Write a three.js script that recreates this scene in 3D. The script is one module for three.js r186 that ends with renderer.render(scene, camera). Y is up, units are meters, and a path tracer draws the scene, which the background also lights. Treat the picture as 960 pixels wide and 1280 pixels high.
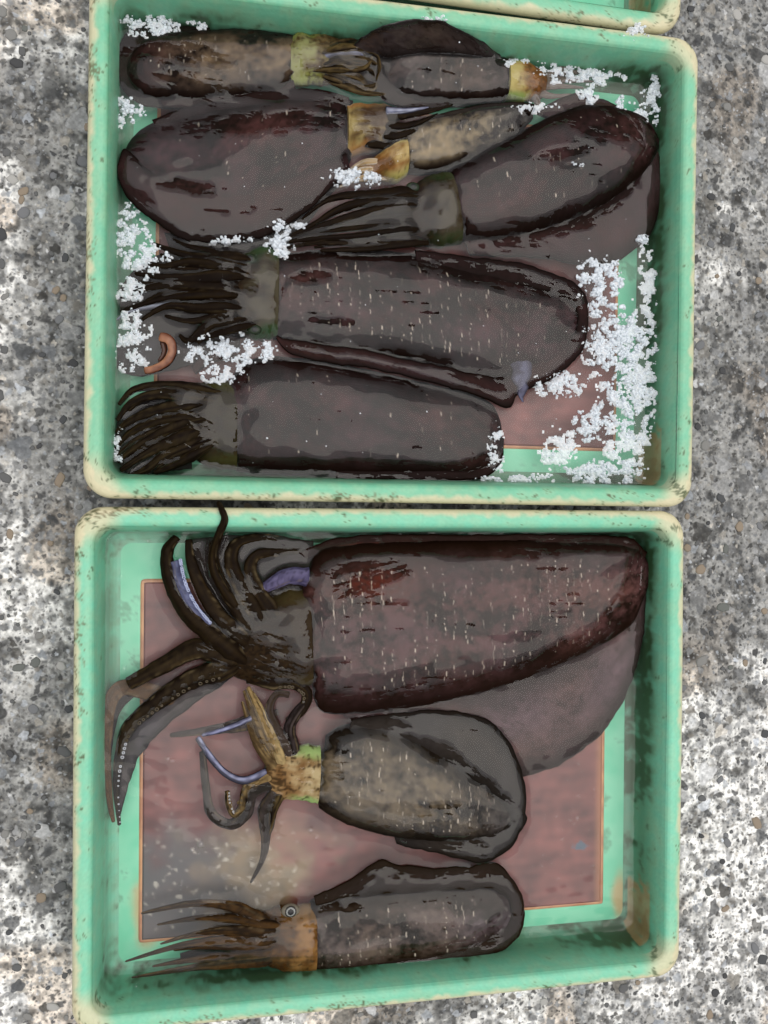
import * as THREE from 'three';
import { ImprovedNoise } from 'three/addons/math/ImprovedNoise.js';
import { mergeGeometries, mergeVertices } from 'three/addons/utils/BufferGeometryUtils.js';

/* ---------- camera, sky, sun, exposure ---------- */
const scene = new THREE.Scene();
const RIM = 0.075, FOCAL = 1100, PW = 960, PH = 1280;          // rim height (m); focal length and size of the photograph (px)
const EYE = new THREE.Vector3(-0.0858, RIM + 0.8262, 0.0002);
const [rx, ry, rz] = [0.0069, -0.1931, 0.0109];
const Rm = (() => {                                            // rows: right, down, forward in (x, z, -y)
  const cx = Math.cos(rx), sx = Math.sin(rx), cy = Math.cos(ry), sy = Math.sin(ry), cz = Math.cos(rz), sz = Math.sin(rz);
  return [[cz * cy, cz * sy * sx - sz * cx, cz * sy * cx + sz * sx], [sz * cy, sz * sy * sx + cz * cx, sz * sy * cx - cz * sx], [-sy, cy * sx, cy * cx]];
})();
const toThree = ([a, b, c]) => new THREE.Vector3(a, -c, b);
const [RIGHT, DOWN, FWD] = Rm.map(toThree);
const camera = new THREE.PerspectiveCamera(2 * Math.atan(PH / 2 / FOCAL) * 180 / Math.PI, PW / PH, 0.01, 200);
camera.position.copy(EYE);
camera.up.copy(DOWN).negate();
camera.lookAt(EYE.clone().add(FWD));
scene.add(camera);
const px = (x, y, h) => {                                      // the point at height h that lies along a line of sight
  const d = new THREE.Vector3().addScaledVector(RIGHT, (x - PW / 2) / FOCAL).addScaledVector(DOWN, (y - PH / 2) / FOCAL).add(FWD);
  return EYE.clone().addScaledVector(d, (h - EYE.y) / d.y);
};
{ // overcast: brightest overhead, falling evenly to the horizon
  const W = 64, H = 64, d = new Float32Array(W * H * 4);
  for (let j = 0; j < H; j++) for (let i = 0; i < W; i++) {
    const e = ((j + 0.5) / H - 0.5) * Math.PI, s = Math.max(0, Math.sin(e));
    const L = e < 0 ? 0.10 : 0.16 + 1.45 * Math.pow(s, 1.9);
    d.set([L * 0.985, L * 0.995, L * 1.02, 1], (j * W + i) * 4);
  }
  const sky = new THREE.DataTexture(d, W, H, THREE.RGBAFormat, THREE.FloatType);
  sky.mapping = THREE.EquirectangularReflectionMapping; sky.magFilter = THREE.LinearFilter; sky.needsUpdate = true;
  scene.background = sky; scene.environment = sky; scene.environmentIntensity = 1;
}
const sun = new THREE.DirectionalLight(0xfff6ea, 0.9);
sun.position.set(0.9, 3, -0.2); sun.castShadow = true; sun.shadow.radius = 110; sun.shadow.mapSize.set(2048, 2048);
Object.assign(sun.shadow.camera, { left: -1, right: 1, top: 1, bottom: -1, near: 0.5, far: 6 });
scene.add(sun, sun.target);
const renderer = new THREE.WebGLRenderer({ antialias: true });
renderer.setSize(768, 1024);
renderer.toneMapping = THREE.LinearToneMapping;
renderer.toneMappingExposure = 1.16;
renderer.shadowMap.enabled = true;

/* ---------- helpers ---------- */
let seed = 7;
const rnd = () => { seed = (seed * 1664525 + 1013904223) >>> 0; return seed / 4294967296; };
const rr = (a, b) => a + (b - a) * rnd();
const P = new ImprovedNoise();
const nz = (x, y, z = 0) => P.noise(x + 100.3, y + 57.1, z + 11.7);
const fbm = (x, y, z = 0) => nz(x, y, z) + 0.5 * nz(x * 2.1, y * 2.1, z + 3) + 0.25 * nz(x * 4.3, y * 4.3, z + 7);
const clamp = (x, a = 0, b = 1) => Math.min(b, Math.max(a, x));
const sst = (a, b, x) => { const t = clamp((x - a) / (b - a)); return t * t * (3 - 2 * t); };
const mix = (a, b, t) => a + (b - a) * t;
const mix3 = (a, b, t) => [mix(a[0], b[0], t), mix(a[1], b[1], t), mix(a[2], b[2], t)];
const hash = (i, j, k = 0) => { let h = (Math.imul(i, 374761393) + Math.imul(j, 668265263) + Math.imul(k, 974634777)) | 0; h = Math.imul(h ^ (h >>> 13), 1274126177); return ((h ^ (h >>> 16)) >>> 0) / 4294967296; };
const used = {};
const numbered = (n) => { const k = used[n] = (used[n] ?? -1) + 1; return k ? n + '_' + String(k).padStart(3, '0') : n; };
const tag = (o, label, category, group, kind) => { o.userData.label = label; if (category) o.userData.category = category; if (group) o.userData.group = group; if (kind) o.userData.kind = kind; return o; };
const mesh = (name, g, m, parent) => { const o = new THREE.Mesh(g, m); o.name = name; o.castShadow = o.receiveShadow = true; parent.add(o); return o; };
function geo(pos, idx, col, uv) {
  const g = new THREE.BufferGeometry();
  g.setAttribute('position', new THREE.BufferAttribute(new Float32Array(pos), 3));
  if (col) g.setAttribute('color', new THREE.BufferAttribute(new Float32Array(col), 3));
  if (uv) g.setAttribute('uv', new THREE.BufferAttribute(new Float32Array(uv), 2));
  g.setIndex(idx); g.computeVertexNormals();
  return g;
}

/* ---------- concrete ground with exposed stones ---------- */
const GT = 1.5;                                                // metres per texture repeat
const STAINS = [[910, 490, 0.1, 0.1, 0.3], [930, 640, 0.1, 0.07, 0.3], [60, 140, 0.09, 0.03, 0.35], [75, 240, 0.05, 0.1, 0.22], [40, 520, 0.08, 0.06, 0.15], [80, 640, 0.05, 0.05, 0.25], [920, 110, 0.06, 0.03, 0.25], [60, 900, 0.05, 0.1, 0.12], [95, 1050, 0.03, 0.1, 0.2], [920, 1100, 0.09, 0.14, -0.13], [930, 760, 0.06, 0.05, -0.12], [920, 330, 0.07, 0.06, -0.15], [600, 1275, 0.3, 0.05, -0.1], [30, 1200, 0.06, 0.08, -0.06], [930, 900, 0.05, 0.04, 0.15]].map(([x, y, a, b, k]) => { const p = px(x, y, 0); return [p.x, p.z, a, b, k]; });
function concreteMaps() {
  const N = 2048, col = new Uint8Array(N * N * 4), bmp = new Uint8Array(N * N * 4);
  const layer = (cells, k, fill) => {                          // stones of one size: signed distance to the nearest one
    const cs = N / cells;
    return (x, y) => {
      const gx = x / cs, gy = y / cs, ix = Math.floor(gx), iy = Math.floor(gy);
      let best = -9, tone = 0;
      for (let b = -1; b <= 1; b++) for (let a = -1; a <= 1; a++) {
        const cx = (ix + a + cells) % cells, cy = (iy + b + cells) % cells;
        if (hash(cx, cy, k) > fill) continue;
        const dx = gx - (ix + a + 0.2 + 0.6 * hash(cx, cy, k + 1)), dy = gy - (iy + b + 0.2 + 0.6 * hash(cx, cy, k + 2));
        const an = hash(cx, cy, k + 3) * 6.28, c = Math.cos(an), s = Math.sin(an), el = 0.55 + 0.6 * hash(cx, cy, k + 4);
        const u = (dx * c + dy * s), v = (-dx * s + dy * c) / el;
        const th = Math.atan2(v, u), r = 0.20 + 0.27 * hash(cx, cy, k + 5);
        const d = r * (1 + 0.16 * Math.sin(3 * th + an) + 0.1 * Math.sin(5 * th + an * 2)) - Math.hypot(u, v);
        if (d > best) { best = d; tone = hash(cx, cy, k + 6); }
      }
      return [best * cs, tone];
    };
  };
  const L = [layer(60, 11, 0.22), layer(130, 31, 0.45), layer(260, 51, 0.6), layer(430, 71, 0.62)];
  const tile = (x, y, f, z) => { // periodic value noise
    const gx = x / N * f, gy = y / N * f, ix = Math.floor(gx), iy = Math.floor(gy), a = gx - ix, b = gy - iy, u = a * a * (3 - 2 * a), v = b * b * (3 - 2 * b);
    const h = (i, j) => hash((ix + i) % f, (iy + j) % f, z);
    return mix(mix(h(0, 0), h(1, 0), u), mix(h(0, 1), h(1, 1), u), v);
  };
  for (let y = 0; y < N; y++) for (let x = 0; x < N; x++) {
    const big = 0.55 * tile(x, y, 7, 1) + 0.3 * tile(x, y, 17, 2) + 0.15 * tile(x, y, 41, 3), med = tile(x, y, 90, 4), fine = tile(x, y, 500, 5), grit = hash(x >> 1, y >> 1, 6);
    let X = (x / N - 0.37) * GT, Z = -(y / N - 0.21) * GT; X -= GT * Math.round((X - 0.1) / GT); Z -= GT * Math.round(Z / GT);
    let stain = 0; for (const [sx, sz, ra, rb, k] of STAINS) stain += k * Math.exp(-(((X - sx) / ra) ** 2 + ((Z - sz) / rb) ** 2));
    const damp = sst(0.38, 0.68, big + stain + 0.25 * (tile(x, y, 60, 14) - 0.5));                          // darker stained areas
    const mot = tile(x, y, 190, 12), mo2 = tile(x, y, 340, 13); let v = mix(0.8, 0.27, damp) * mix(1, 0.42, sst(0.45, 0.8, 0.6 * med + 0.4 * mot)) * mix(1.15, 0.42, sst(0.42, 0.8, 0.5 * mot + 0.5 * mo2)) * (0.72 + 0.5 * fine), c = [v * 1.0, v * 0.985, v * 0.945], h = 0.5 + 0.12 * fine + 0.05 * grit;
    const rust = sst(0.66, 0.8, tile(x, y, 23, 8)) * 0.5;
    c = mix3(c, [v * 0.85, v * 0.66, v * 0.48], rust);
    const warp = 2.2 * (tile(x, y, 220, 9) - 0.5), q = [x + warp * 2, y + 2.2 * 2 * (tile(x, y, 220, 10) - 0.5)];
    for (let k = 3; k >= 0; k--) {
      const [d, t] = L[k]((q[0] + N) % N, (q[1] + N) % N), e = sst(-0.5, 0.9, d);
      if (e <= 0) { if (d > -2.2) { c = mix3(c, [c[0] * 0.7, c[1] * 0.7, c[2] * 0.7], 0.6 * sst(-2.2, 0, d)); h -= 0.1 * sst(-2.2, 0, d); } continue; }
      const base = t < 0.38 ? 0.03 + 0.12 * t : t < 0.75 ? 0.1 + 0.4 * (t - 0.3) : t < 0.93 ? 0.36 : 0.6;
      const s = base * (0.75 + 0.5 * fine) * mix(1, 0.8, damp), hue = hash(Math.floor(t * 9999), k, 3);
      const sc = hue < 0.25 ? [s * 1.08, s, s * 0.88] : hue < 0.5 ? [s * 0.95, s, s * 1.07] : [s, s, s];
      c = mix3(c, sc, e * (0.55 + 0.4 * hash(Math.floor(t * 9999), k, 4))); h = mix(h, t > 0.25 ? 0.62 : 0.28, e);
    }
    c = c.map((w) => w * (0.86 + 0.28 * grit));
    const o = (y * N + x) * 4;
    for (let k = 0; k < 3; k++) col[o + k] = 255 * Math.pow(clamp(c[k]), 1 / 2.2);
    col[o + 3] = bmp[o + 3] = 255; bmp[o] = bmp[o + 1] = bmp[o + 2] = 255 * clamp(h);
  }
  return [col, bmp].map((d, i) => { const t = new THREE.DataTexture(d, N, N); t.wrapS = t.wrapT = THREE.RepeatWrapping; t.magFilter = THREE.LinearFilter; if (!i) t.colorSpace = THREE.SRGBColorSpace; t.needsUpdate = true; return t; });
}
const [cMap, cBump] = concreteMaps();
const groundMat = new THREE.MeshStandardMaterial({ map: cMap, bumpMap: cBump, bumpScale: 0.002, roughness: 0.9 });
const ground = (() => {
  const g = new THREE.PlaneGeometry(60, 60, 1, 1).rotateX(-Math.PI / 2), uv = g.attributes.uv, p = g.attributes.position;
  for (let i = 0; i < uv.count; i++) uv.setXY(i, p.getX(i) / GT + 0.37, -p.getZ(i) / GT + 0.21);
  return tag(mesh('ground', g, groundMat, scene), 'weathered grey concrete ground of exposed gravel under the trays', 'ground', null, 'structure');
})();

/* ---------- trays ---------- */
const TW = 0.6, TD = 0.4807, FLOOR = 0.012, WATER = RIM - 0.038;
const TRAY = [[0.1, -0.2434, 0.0024], [0.0932, 0.2431, -0.0043], [0.083, -0.7305, 0.012]];
const plastic = new THREE.MeshPhysicalMaterial({ vertexColors: true, roughness: 0.42, specularIntensity: 0.8 });
const GREEN = [0.15, 0.46, 0.285], CREAM = [0.62, 0.57, 0.37], ALGAE_SHADE = [0.03, 0.075, 0.03], GRIME = [0.12, 0.09, 0.035], RUST = [0.45, 0.2, 0.07];
function ring(d) {                                             // rounded rectangle set in by d
  const w = TW / 2 - d, l = TD / 2 - d, r = d < 0.024 ? mix(0.026, 0.011, d / 0.024) : 0.011, pts = [];
  const cs = [[w - r, l - r, 0], [-(w - r), l - r, 1], [-(w - r), -(l - r), 2], [w - r, -(l - r), 3]];
  for (let k = 0; k < 4; k++) {
    const [cx, cz, q] = cs[k], [nx, nzz] = cs[(k + 1) % 4];
    for (let i = 0; i <= 14; i++) { const a = (q + i / 14) * Math.PI / 2; pts.push([cx + r * Math.cos(a), cz + r * Math.sin(a)]); }
    const a = ((q + 1) * Math.PI) / 2, sx = cx + r * Math.cos(a), sz = cz + r * Math.sin(a), ex = nx + r * Math.cos(a), ez = nzz + r * Math.sin(a), n = k % 2 ? 200 : 250;
    for (let i = 1; i < n; i++) pts.push([mix(sx, ex, i / n), mix(sz, ez, i / n)]);
  }
  return pts;
}
function sweep(profile, colour, warp) {
  const pos = [], col = [], idx = []; let n = 0;
  profile.forEach(([d, y], j) => {
    const pts = ring(d); n = pts.length;
    pts.forEach(([x, z], i) => { const w = warp(x, z); pos.push(x, y + w, z); col.push(...colour(x, z, d, y)); if (j) { const a = j * n + i, b = j * n + (i + 1) % n; idx.push(a - n, a, b, a - n, b, b - n); } });
  });
  return geo(pos, idx, col);
}
const fine = (list, step) => { const o = [list[0]]; for (let i = 1; i < list.length; i++) { const [a, b] = [list[i - 1], list[i]], n = Math.max(1, Math.ceil(Math.hypot(b[0] - a[0], b[1] - a[1]) / step)); for (let k = 1; k <= n; k++) o.push([mix(a[0], b[0], k / n), mix(a[1], b[1], k / n)]); } return o; };
function makeTray(i, label, panel) {
  const t = new THREE.Group(); t.name = numbered('fish_tray'); scene.add(t);
  const [tx, tz, ta] = TRAY[i]; t.position.set(tx, 0, tz); t.rotation.y = -ta;
  tag(t, label, 'tray', 'green plastic fish trays');
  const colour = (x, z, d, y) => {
    const cx = TW / 2 - Math.abs(x), cz = TD / 2 - Math.abs(z), corner = Math.exp(-(cx * cx + cz * cz) / 0.0022), side = x > 0 ? 1 : 0;
    const a = fbm(x * 22 + i * 9, z * 22), b = fbm(x * 90, z * 90, y * 90 + i), f = nz(x * 420, z * 420, y * 420);
    let c = mix3(GREEN, [0.19, 0.54, 0.35], clamp(0.5 + 0.5 * a)); if (i === 1) c = [c[0] * 1.05, c[1] * 1.1, c[2] * 1.16];
    c = mix3(c, [0.36, 0.54, 0.33], clamp(0.25 + 0.5 * b) * 0.7);
    const edge = sst(0.0085, 0.002, d + 0.004 * b + 0.002 * a) * (y > 0.055 ? 1 : 0);
    c = mix3(c, CREAM, clamp(edge * 0.9 + sst(0.35, 0.75, corner + 0.12 * a) * (y > 0.06 ? 0.85 : 0.1)));
    if (y > 0.055 && d < 0.011) c = mix3(c, GRIME, 0.8 * sst(0.15, 0.55, 0.5 * b + 0.75 * f + 0.4 * a + 0.35 * nz(x * 900, z * 900, y * 900) - 40 * Math.max(0, d - 0.005) + (x < 0 ? 0.15 : -0.1) - 0.45 * sst(0.2, -0.3, nz(x * 9, z * 9, i))));
    if (d > 0.016) {                                           // slime low down and in corners, with shade painted in toward the water
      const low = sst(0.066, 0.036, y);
      c = mix3(c, ALGAE_SHADE, clamp((x < -0.25 ? 0.45 : 1) * low * ((x > 0.2 || z > 0.15 ? 0.6 : 0.34) + 0.75 * sst(-0.25, 0.7, fbm(x * 14 + 5, z * 14) + 0.5 * b)) + 0.5 * sst(0.1, 0.6, corner + 0.35 * b) * low));
      c = mix3(c, ALGAE_SHADE, 0.75 * sst(0.5, 0.85, b * 0.8 + 0.6 * corner + 0.5 * f - 0.1));
    } else c = mix3(c, [0.06, 0.09, 0.035], 0.8 * sst(0.75, 1.0, b + 0.8 * f + 0.4 * corner));
    if (side && z > 0.13 && cx < 0.034 && d > 0.0225 && d < 0.03) c = mix3(c, [0.4, 0.26, 0.12], 0.6 * sst(0.2, 0.6, sst(0.13, 0.18, z) + 0.5 * b - 0.3));
    return c.map((v) => v * (0.94 + 0.1 * f));
  };
  const warp = (x, z) => 0.0008 * Math.sin(x * 9 + i) + 0.0008 * Math.sin(z * 11 + i * 2);
  mesh('outer_wall', sweep(fine([[0.021, 0.0005], [0.016, 0.03], [0.013, 0.0625]], 0.008), colour, () => 0), plastic, t);
  const rim = [[0.013, 0.0625], [0.0015, 0.0622], [0.0003, 0.0635], [0, 0.066], [0.0004, 0.0695], [0.0015, 0.072], [0.0035, 0.0738], [0.0065, 0.0748], [0.0105, 0.0751], [0.014, 0.0746], [0.0165, 0.0732], [0.0182, 0.0708]];
  mesh('rim', sweep(fine(rim, 0.0014), colour, warp), plastic, t);
  const wall = [[0.0182, 0.0708], [0.0196, 0.0665], [0.0212, 0.058], [0.0226, 0.0475], [0.0236, 0.037], [0.0246, 0.026], [0.026, 0.0185], [0.0285, 0.0145], [0.032, 0.0124], [0.036, 0.0119]];
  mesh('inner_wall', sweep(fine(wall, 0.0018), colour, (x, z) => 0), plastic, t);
  // floor
  const w = TW / 2 - 0.034, l = TD / 2 - 0.034, nx = 260, nzc = 200, pos = [], col = [], idx = [];
  for (let b = 0; b <= nzc; b++) for (let a = 0; a <= nx; a++) {
    const x = mix(-w, w, a / nx), z = mix(-l, l, b / nzc), n1 = fbm(x * 30, z * 30, i), n2 = nz(x * 300, z * 300, i);
    pos.push(x, FLOOR, z);
    let c = mix3([0.12, 0.5, 0.3], [0.2, 0.56, 0.36], clamp(0.5 + n1));
    c = mix3(c, [0.05, 0.12, 0.06], 0.5 * sst(0.45, 0.8, n1 + 0.4 * n2));
    const rs = Math.max(Math.exp(-(((x + 0.238) / 0.016) ** 2 + ((z - 0.155) / 0.04) ** 2)), 0.9 * Math.exp(-(((x - 0.262) / 0.012) ** 2 + ((z - 0.18) / 0.035) ** 2)));
    if (i === 1) c = mix3(c, [0.5, 0.27, 0.1], 0.75 * sst(0.2, 0.8, rs + 0.2 * n1));
    col.push(...c);
    if (a && b) { const k = b * (nx + 1) + a; idx.push(k - nx - 2, k - 1, k, k - nx - 2, k, k - nx - 1); }
  }
  mesh('floor', geo(pos, idx, col), plastic, t);
  if (panel) {                                                 // the reddish square set into the floor, with a rusty edge
    const cs = panel.map(([x, y]) => t.worldToLocal(px(x, y, FLOOR + 0.002)));
    const x0 = Math.min(...cs.map((c) => c.x)), x1 = Math.max(...cs.map((c) => c.x)), z0 = Math.min(...cs.map((c) => c.z)), z1 = Math.max(...cs.map((c) => c.z));
    const make = (e, y, fn, r) => { // rounded slab with fine vertices
      const pos = [], col = [], idx = [], nx = 300, nq = 240, X0 = x0 - e, X1 = x1 + e, Z0 = z0 - e, Z1 = z1 + e;
      for (let b = 0; b <= nq; b++) for (let a = 0; a <= nx; a++) {
        let x = mix(X0, X1, a / nx), z = mix(Z0, Z1, b / nq);
        const ex = Math.min(x - X0, X1 - x), ez = Math.min(z - Z0, Z1 - z);
        if (ex < r && ez < r) { const dx = r - ex, dz = r - ez, h = Math.hypot(dx, dz); if (h > r) { x += Math.sign(x - (X0 + X1) / 2) * -(dx - dx * r / h); z += Math.sign(z - (Z0 + Z1) / 2) * -(dz - dz * r / h); } }
        const rim2 = Math.min(ex, ez) < 1e-6;
        pos.push(x, rim2 ? FLOOR - 0.001 : y, z); col.push(...fn(x, z));
        if (a && b) { const k = b * (nx + 1) + a; idx.push(k - nx - 2, k - 1, k, k - nx - 2, k, k - nx - 1); }
      }
      return geo(pos, idx, col);
    };
    const e1 = mesh('panel_edge', make(0.0032, FLOOR + 0.0012, (x, z) => mix3([0.36, 0.15, 0.075], [0.52, 0.26, 0.12], clamp(0.5 + fbm(x * 60, z * 60, i))), 0.007), plastic, t);
    e1.userData.label = 'rusty orange edge round the red floor panel';
    const mark = px(724, 1056, FLOOR); t.worldToLocal(mark);
    const pn = mesh('floor_panel', make(0, FLOOR + 0.0026, (x, z) => {
      const n = fbm(x * 26, z * 26, i + 4), f = nz(x * 150, z * 150, i) * 0.8, sc = nz(x * 25, z * 140, i + 8);
      let c = mix3([0.07, 0.018, 0.015], [0.19, 0.056, 0.048], clamp(0.5 + 0.6 * n + 0.3 * sc + 0.3 * nz(x * 95, z * 95, 2)));
      c = mix3(c, [0.4, 0.26, 0.23], 0.5 * sst(0.6, 0.85, f * 0.6 + 0.35 * n + 0.5 * nz(x * 95, z * 130, 4)));
      if (i === 1) {                                           // scraped grey and tan corner
        const u = (x - x0) / (x1 - x0), v = (z - z0) / (z1 - z0), g = sst(0.62, 0.78, v + 0.1 * n) * sst(0.42, 0.2, u + 0.12 * n);
        c = mix3(c, mix3([0.07, 0.075, 0.075], [0.26, 0.2, 0.11], sst(0.08, 0.3, u + 0.12 * n)), 0.85 * g);
        c = mix3(c, [0.55, 0.5, 0.42], 0.5 * g * sst(0.3, 0.7, f * 0.8 + 0.7 * nz(x * 190, z * 210)));
        const d = Math.hypot((x - mark.x) / 0.009, (z - mark.z) / 0.005); c = mix3(c, [0.06, 0.08, 0.11], sst(1.1, 0.7, d + 0.5 * nz(x * 300, z * 300)));
        c = mix3(c, [0.36, 0.15, 0.06], 0.6 * sst(0.012, 0.002, x1 - x) );
      }
      return c;
    }, 0.005), plastic, t);
    pn.userData.label = 'scuffed dull red square in the tray floor';
  }
  t.updateMatrixWorld(true);
  return t;
}
const trayA = makeTray(0, 'upper green plastic tray holding seven squid and crushed ice', [[768, 330], [768, 546], [300, 548], [200, 110]]);
const trayB = makeTray(1, 'lower green plastic tray holding three squid in clear water', [[180, 727], [754, 727], [752, 1128], [176, 1172]]);
makeTray(2, 'third green tray at the top edge, only its lower rim in view', null);

/* ---------- squid ---------- */
const skin = new THREE.MeshPhysicalMaterial({ vertexColors: true, roughness: 0.5, specularIntensity: 0.09 });
const skinGloss = new THREE.MeshPhysicalMaterial({ vertexColors: true, roughness: 0.05, specularIntensity: 1 });
const skinWet = new THREE.MeshPhysicalMaterial({ vertexColors: true, roughness: 0.2, specularIntensity: 0.6 });
const W = WATER;
const solids = [[], []];                                       // triangles of each tray's squid, in the world, for the water film
const cr = (p0, p1, p2, p3, t) => 0.5 * (2 * p1 + (p2 - p0) * t + (2 * p0 - 5 * p1 + 4 * p2 - p3) * t * t + (3 * p1 - p0 - 3 * p2 + p3) * t * t * t);
function spline(list, n) {                                     // n samples along rows of numbers
  const o = [];
  for (let k = 0; k < n; k++) { const u = k / (n - 1) * (list.length - 1), i = Math.min(list.length - 2, Math.floor(u)), t = u - i, g = (j) => list[clamp(j, 0, list.length - 1)]; o.push(list[0].map((_, c) => cr(g(i - 1)[c], g(i)[c], g(i + 1)[c], g(i + 2)[c], t))); }
  return o;
}
// a body swept along pairs of edge points [ax, ay, bx, by(, ha, hb)]
function loft({ ruf = 0, pa, pb, st, h, H: H0, B = H0, hk = 1, wob = 0.0008, p = 3, openEnd = 0, step = 0.0013, wr = 0.00025, colour, seedz = 0 }) {
  const H = H0 * hk, rows3 = st.map(([ax, ay, bx, by, ha = h, hb = ha]) => { const a = px(ax, ay, ha), b = px(bx, by, hb); return [a.x, a.y, a.z, b.x, b.y, b.z]; });
  let len = 0, wmax = 0;
  rows3.forEach((r, i) => { wmax = Math.max(wmax, Math.hypot(r[3] - r[0], r[5] - r[2])); if (i) { const q = rows3[i - 1]; len += Math.hypot((r[0] + r[3] - q[0] - q[3]) / 2, (r[2] + r[5] - q[2] - q[5]) / 2); } });
  const nu = Math.max(10, Math.ceil(len / step * (openEnd ? 1.6 : 1))), nv = Math.max(10, Math.ceil(wmax / step * (openEnd ? 0.85 : 1))), nb = 10, rows = spline(rows3, nu);
  const pos = [], col = [], idx = [], rowN = nv + 1 + nb; let s = 0;
  for (let i = 0; i < nu; i++) {
    const r = rows[i], w = Math.hypot(r[3] - r[0], r[4] - r[1], r[5] - r[2]);
    if (i) { const q = rows[i - 1]; s += Math.hypot((r[0] + r[3] - q[0] - q[3]) / 2, (r[2] + r[5] - q[2] - q[5]) / 2); }
    const wa = wob * fbm(s * 55, 3, seedz) * Math.min(1, w / 0.02) / Math.max(w, 1e-4), wb = wob * fbm(s * 55, 9, seedz + 20) * Math.min(1, w / 0.02) / Math.max(w, 1e-4);
    for (let q = 0; q < 3; q++) { const dq = r[q + 3] - r[q]; r[q] -= dq * wa; r[q + 3] += dq * wb; }
    let env = Math.min(1, Math.pow(w / wmax, 0.7)) * (1 + 0.07 * nz(s * 28, 5, seedz + 2));
    if (openEnd) env *= 1 - Math.exp(-Math.pow((s + 0.0004) / openEnd, 0.9)) * 0.7;
    for (let j = 0; j < rowN; j++) {
      const top = j <= nv, v = top ? j / nv : 1 - (j - nv) / (nb + 1);
      // spread samples so that the rounded edges are smooth too
      const tt = clamp(2 * v - 1, -1, 1), t = Math.sign(tt) * (1 - Math.pow(1 - Math.abs(tt), 1.25));
      const dome = Math.pow(Math.max(0, 1 - Math.pow(Math.abs(t), t < 0 ? pa ?? p : pb ?? p)), 1 / 1.9), k = (t + 1) / 2;
      const x = mix(r[0], r[3], k), z = mix(r[2], r[5], k), y0 = mix(r[1], r[4], k);
      const m = w * (k - 0.5);
      const bump = top ? wr * dome * (fbm(s * 130, m * 420, seedz) + 1.4 * nz(s * 45, m * 110, seedz + 5)) + H * 0.09 * dome * nz(s * 18, m * 55, seedz + 8) : 0;
      const lip = openEnd ? 0.0095 * Math.exp(-s / 0.007) * (nz(t * 2.3, 4, seedz) + 0.5 * nz(t * 7, 4, seedz + 3)) : 0, ax = rows[1], bx = rows[0], lx = (ax[0] + ax[3] - bx[0] - bx[3]), lz = (ax[2] + ax[5] - bx[2] - bx[5]), ll = Math.hypot(lx, lz) || 1;
      pos.push(x + lip * lx / ll, Math.max(FLOOR + 0.0008, y0 + (top ? H : -B) * env * dome + bump + ruf * (nz(s * 45, m * 30, seedz) + 0.5 * nz(s * 110, m * 40, seedz))), z + lip * lz / ll);
      const c = colour ? colour(s / len, t, s, m, x, z) : [0.02, 0.012, 0.008];
      col.push(...c);
    }
  }
  for (let i = 1; i < nu; i++) for (let j = 0; j < rowN; j++) { const a = i * rowN + j, b = i * rowN + (j + 1) % rowN; idx.push(a - rowN, b - rowN, b, a - rowN, b, a); }
  for (const [row, flip] of [[0, 0], [nu - 1, 1]]) { // close the ends
    const c = pos.length / 3, o = row * rowN; let q = [0, 0, 0];
    for (let j = 0; j < rowN; j++) for (let k = 0; k < 3; k++) q[k] += pos[(o + j) * 3 + k] / rowN;
    pos.push(...q); col.push(...col.slice(o * 3, o * 3 + 3));
    for (let j = 0; j < rowN; j++) { const a = o + j, b = o + (j + 1) % rowN; flip ? idx.push(a, b, c) : idx.push(b, a, c); }
  }
  return geo(pos, idx, col);
}
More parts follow.
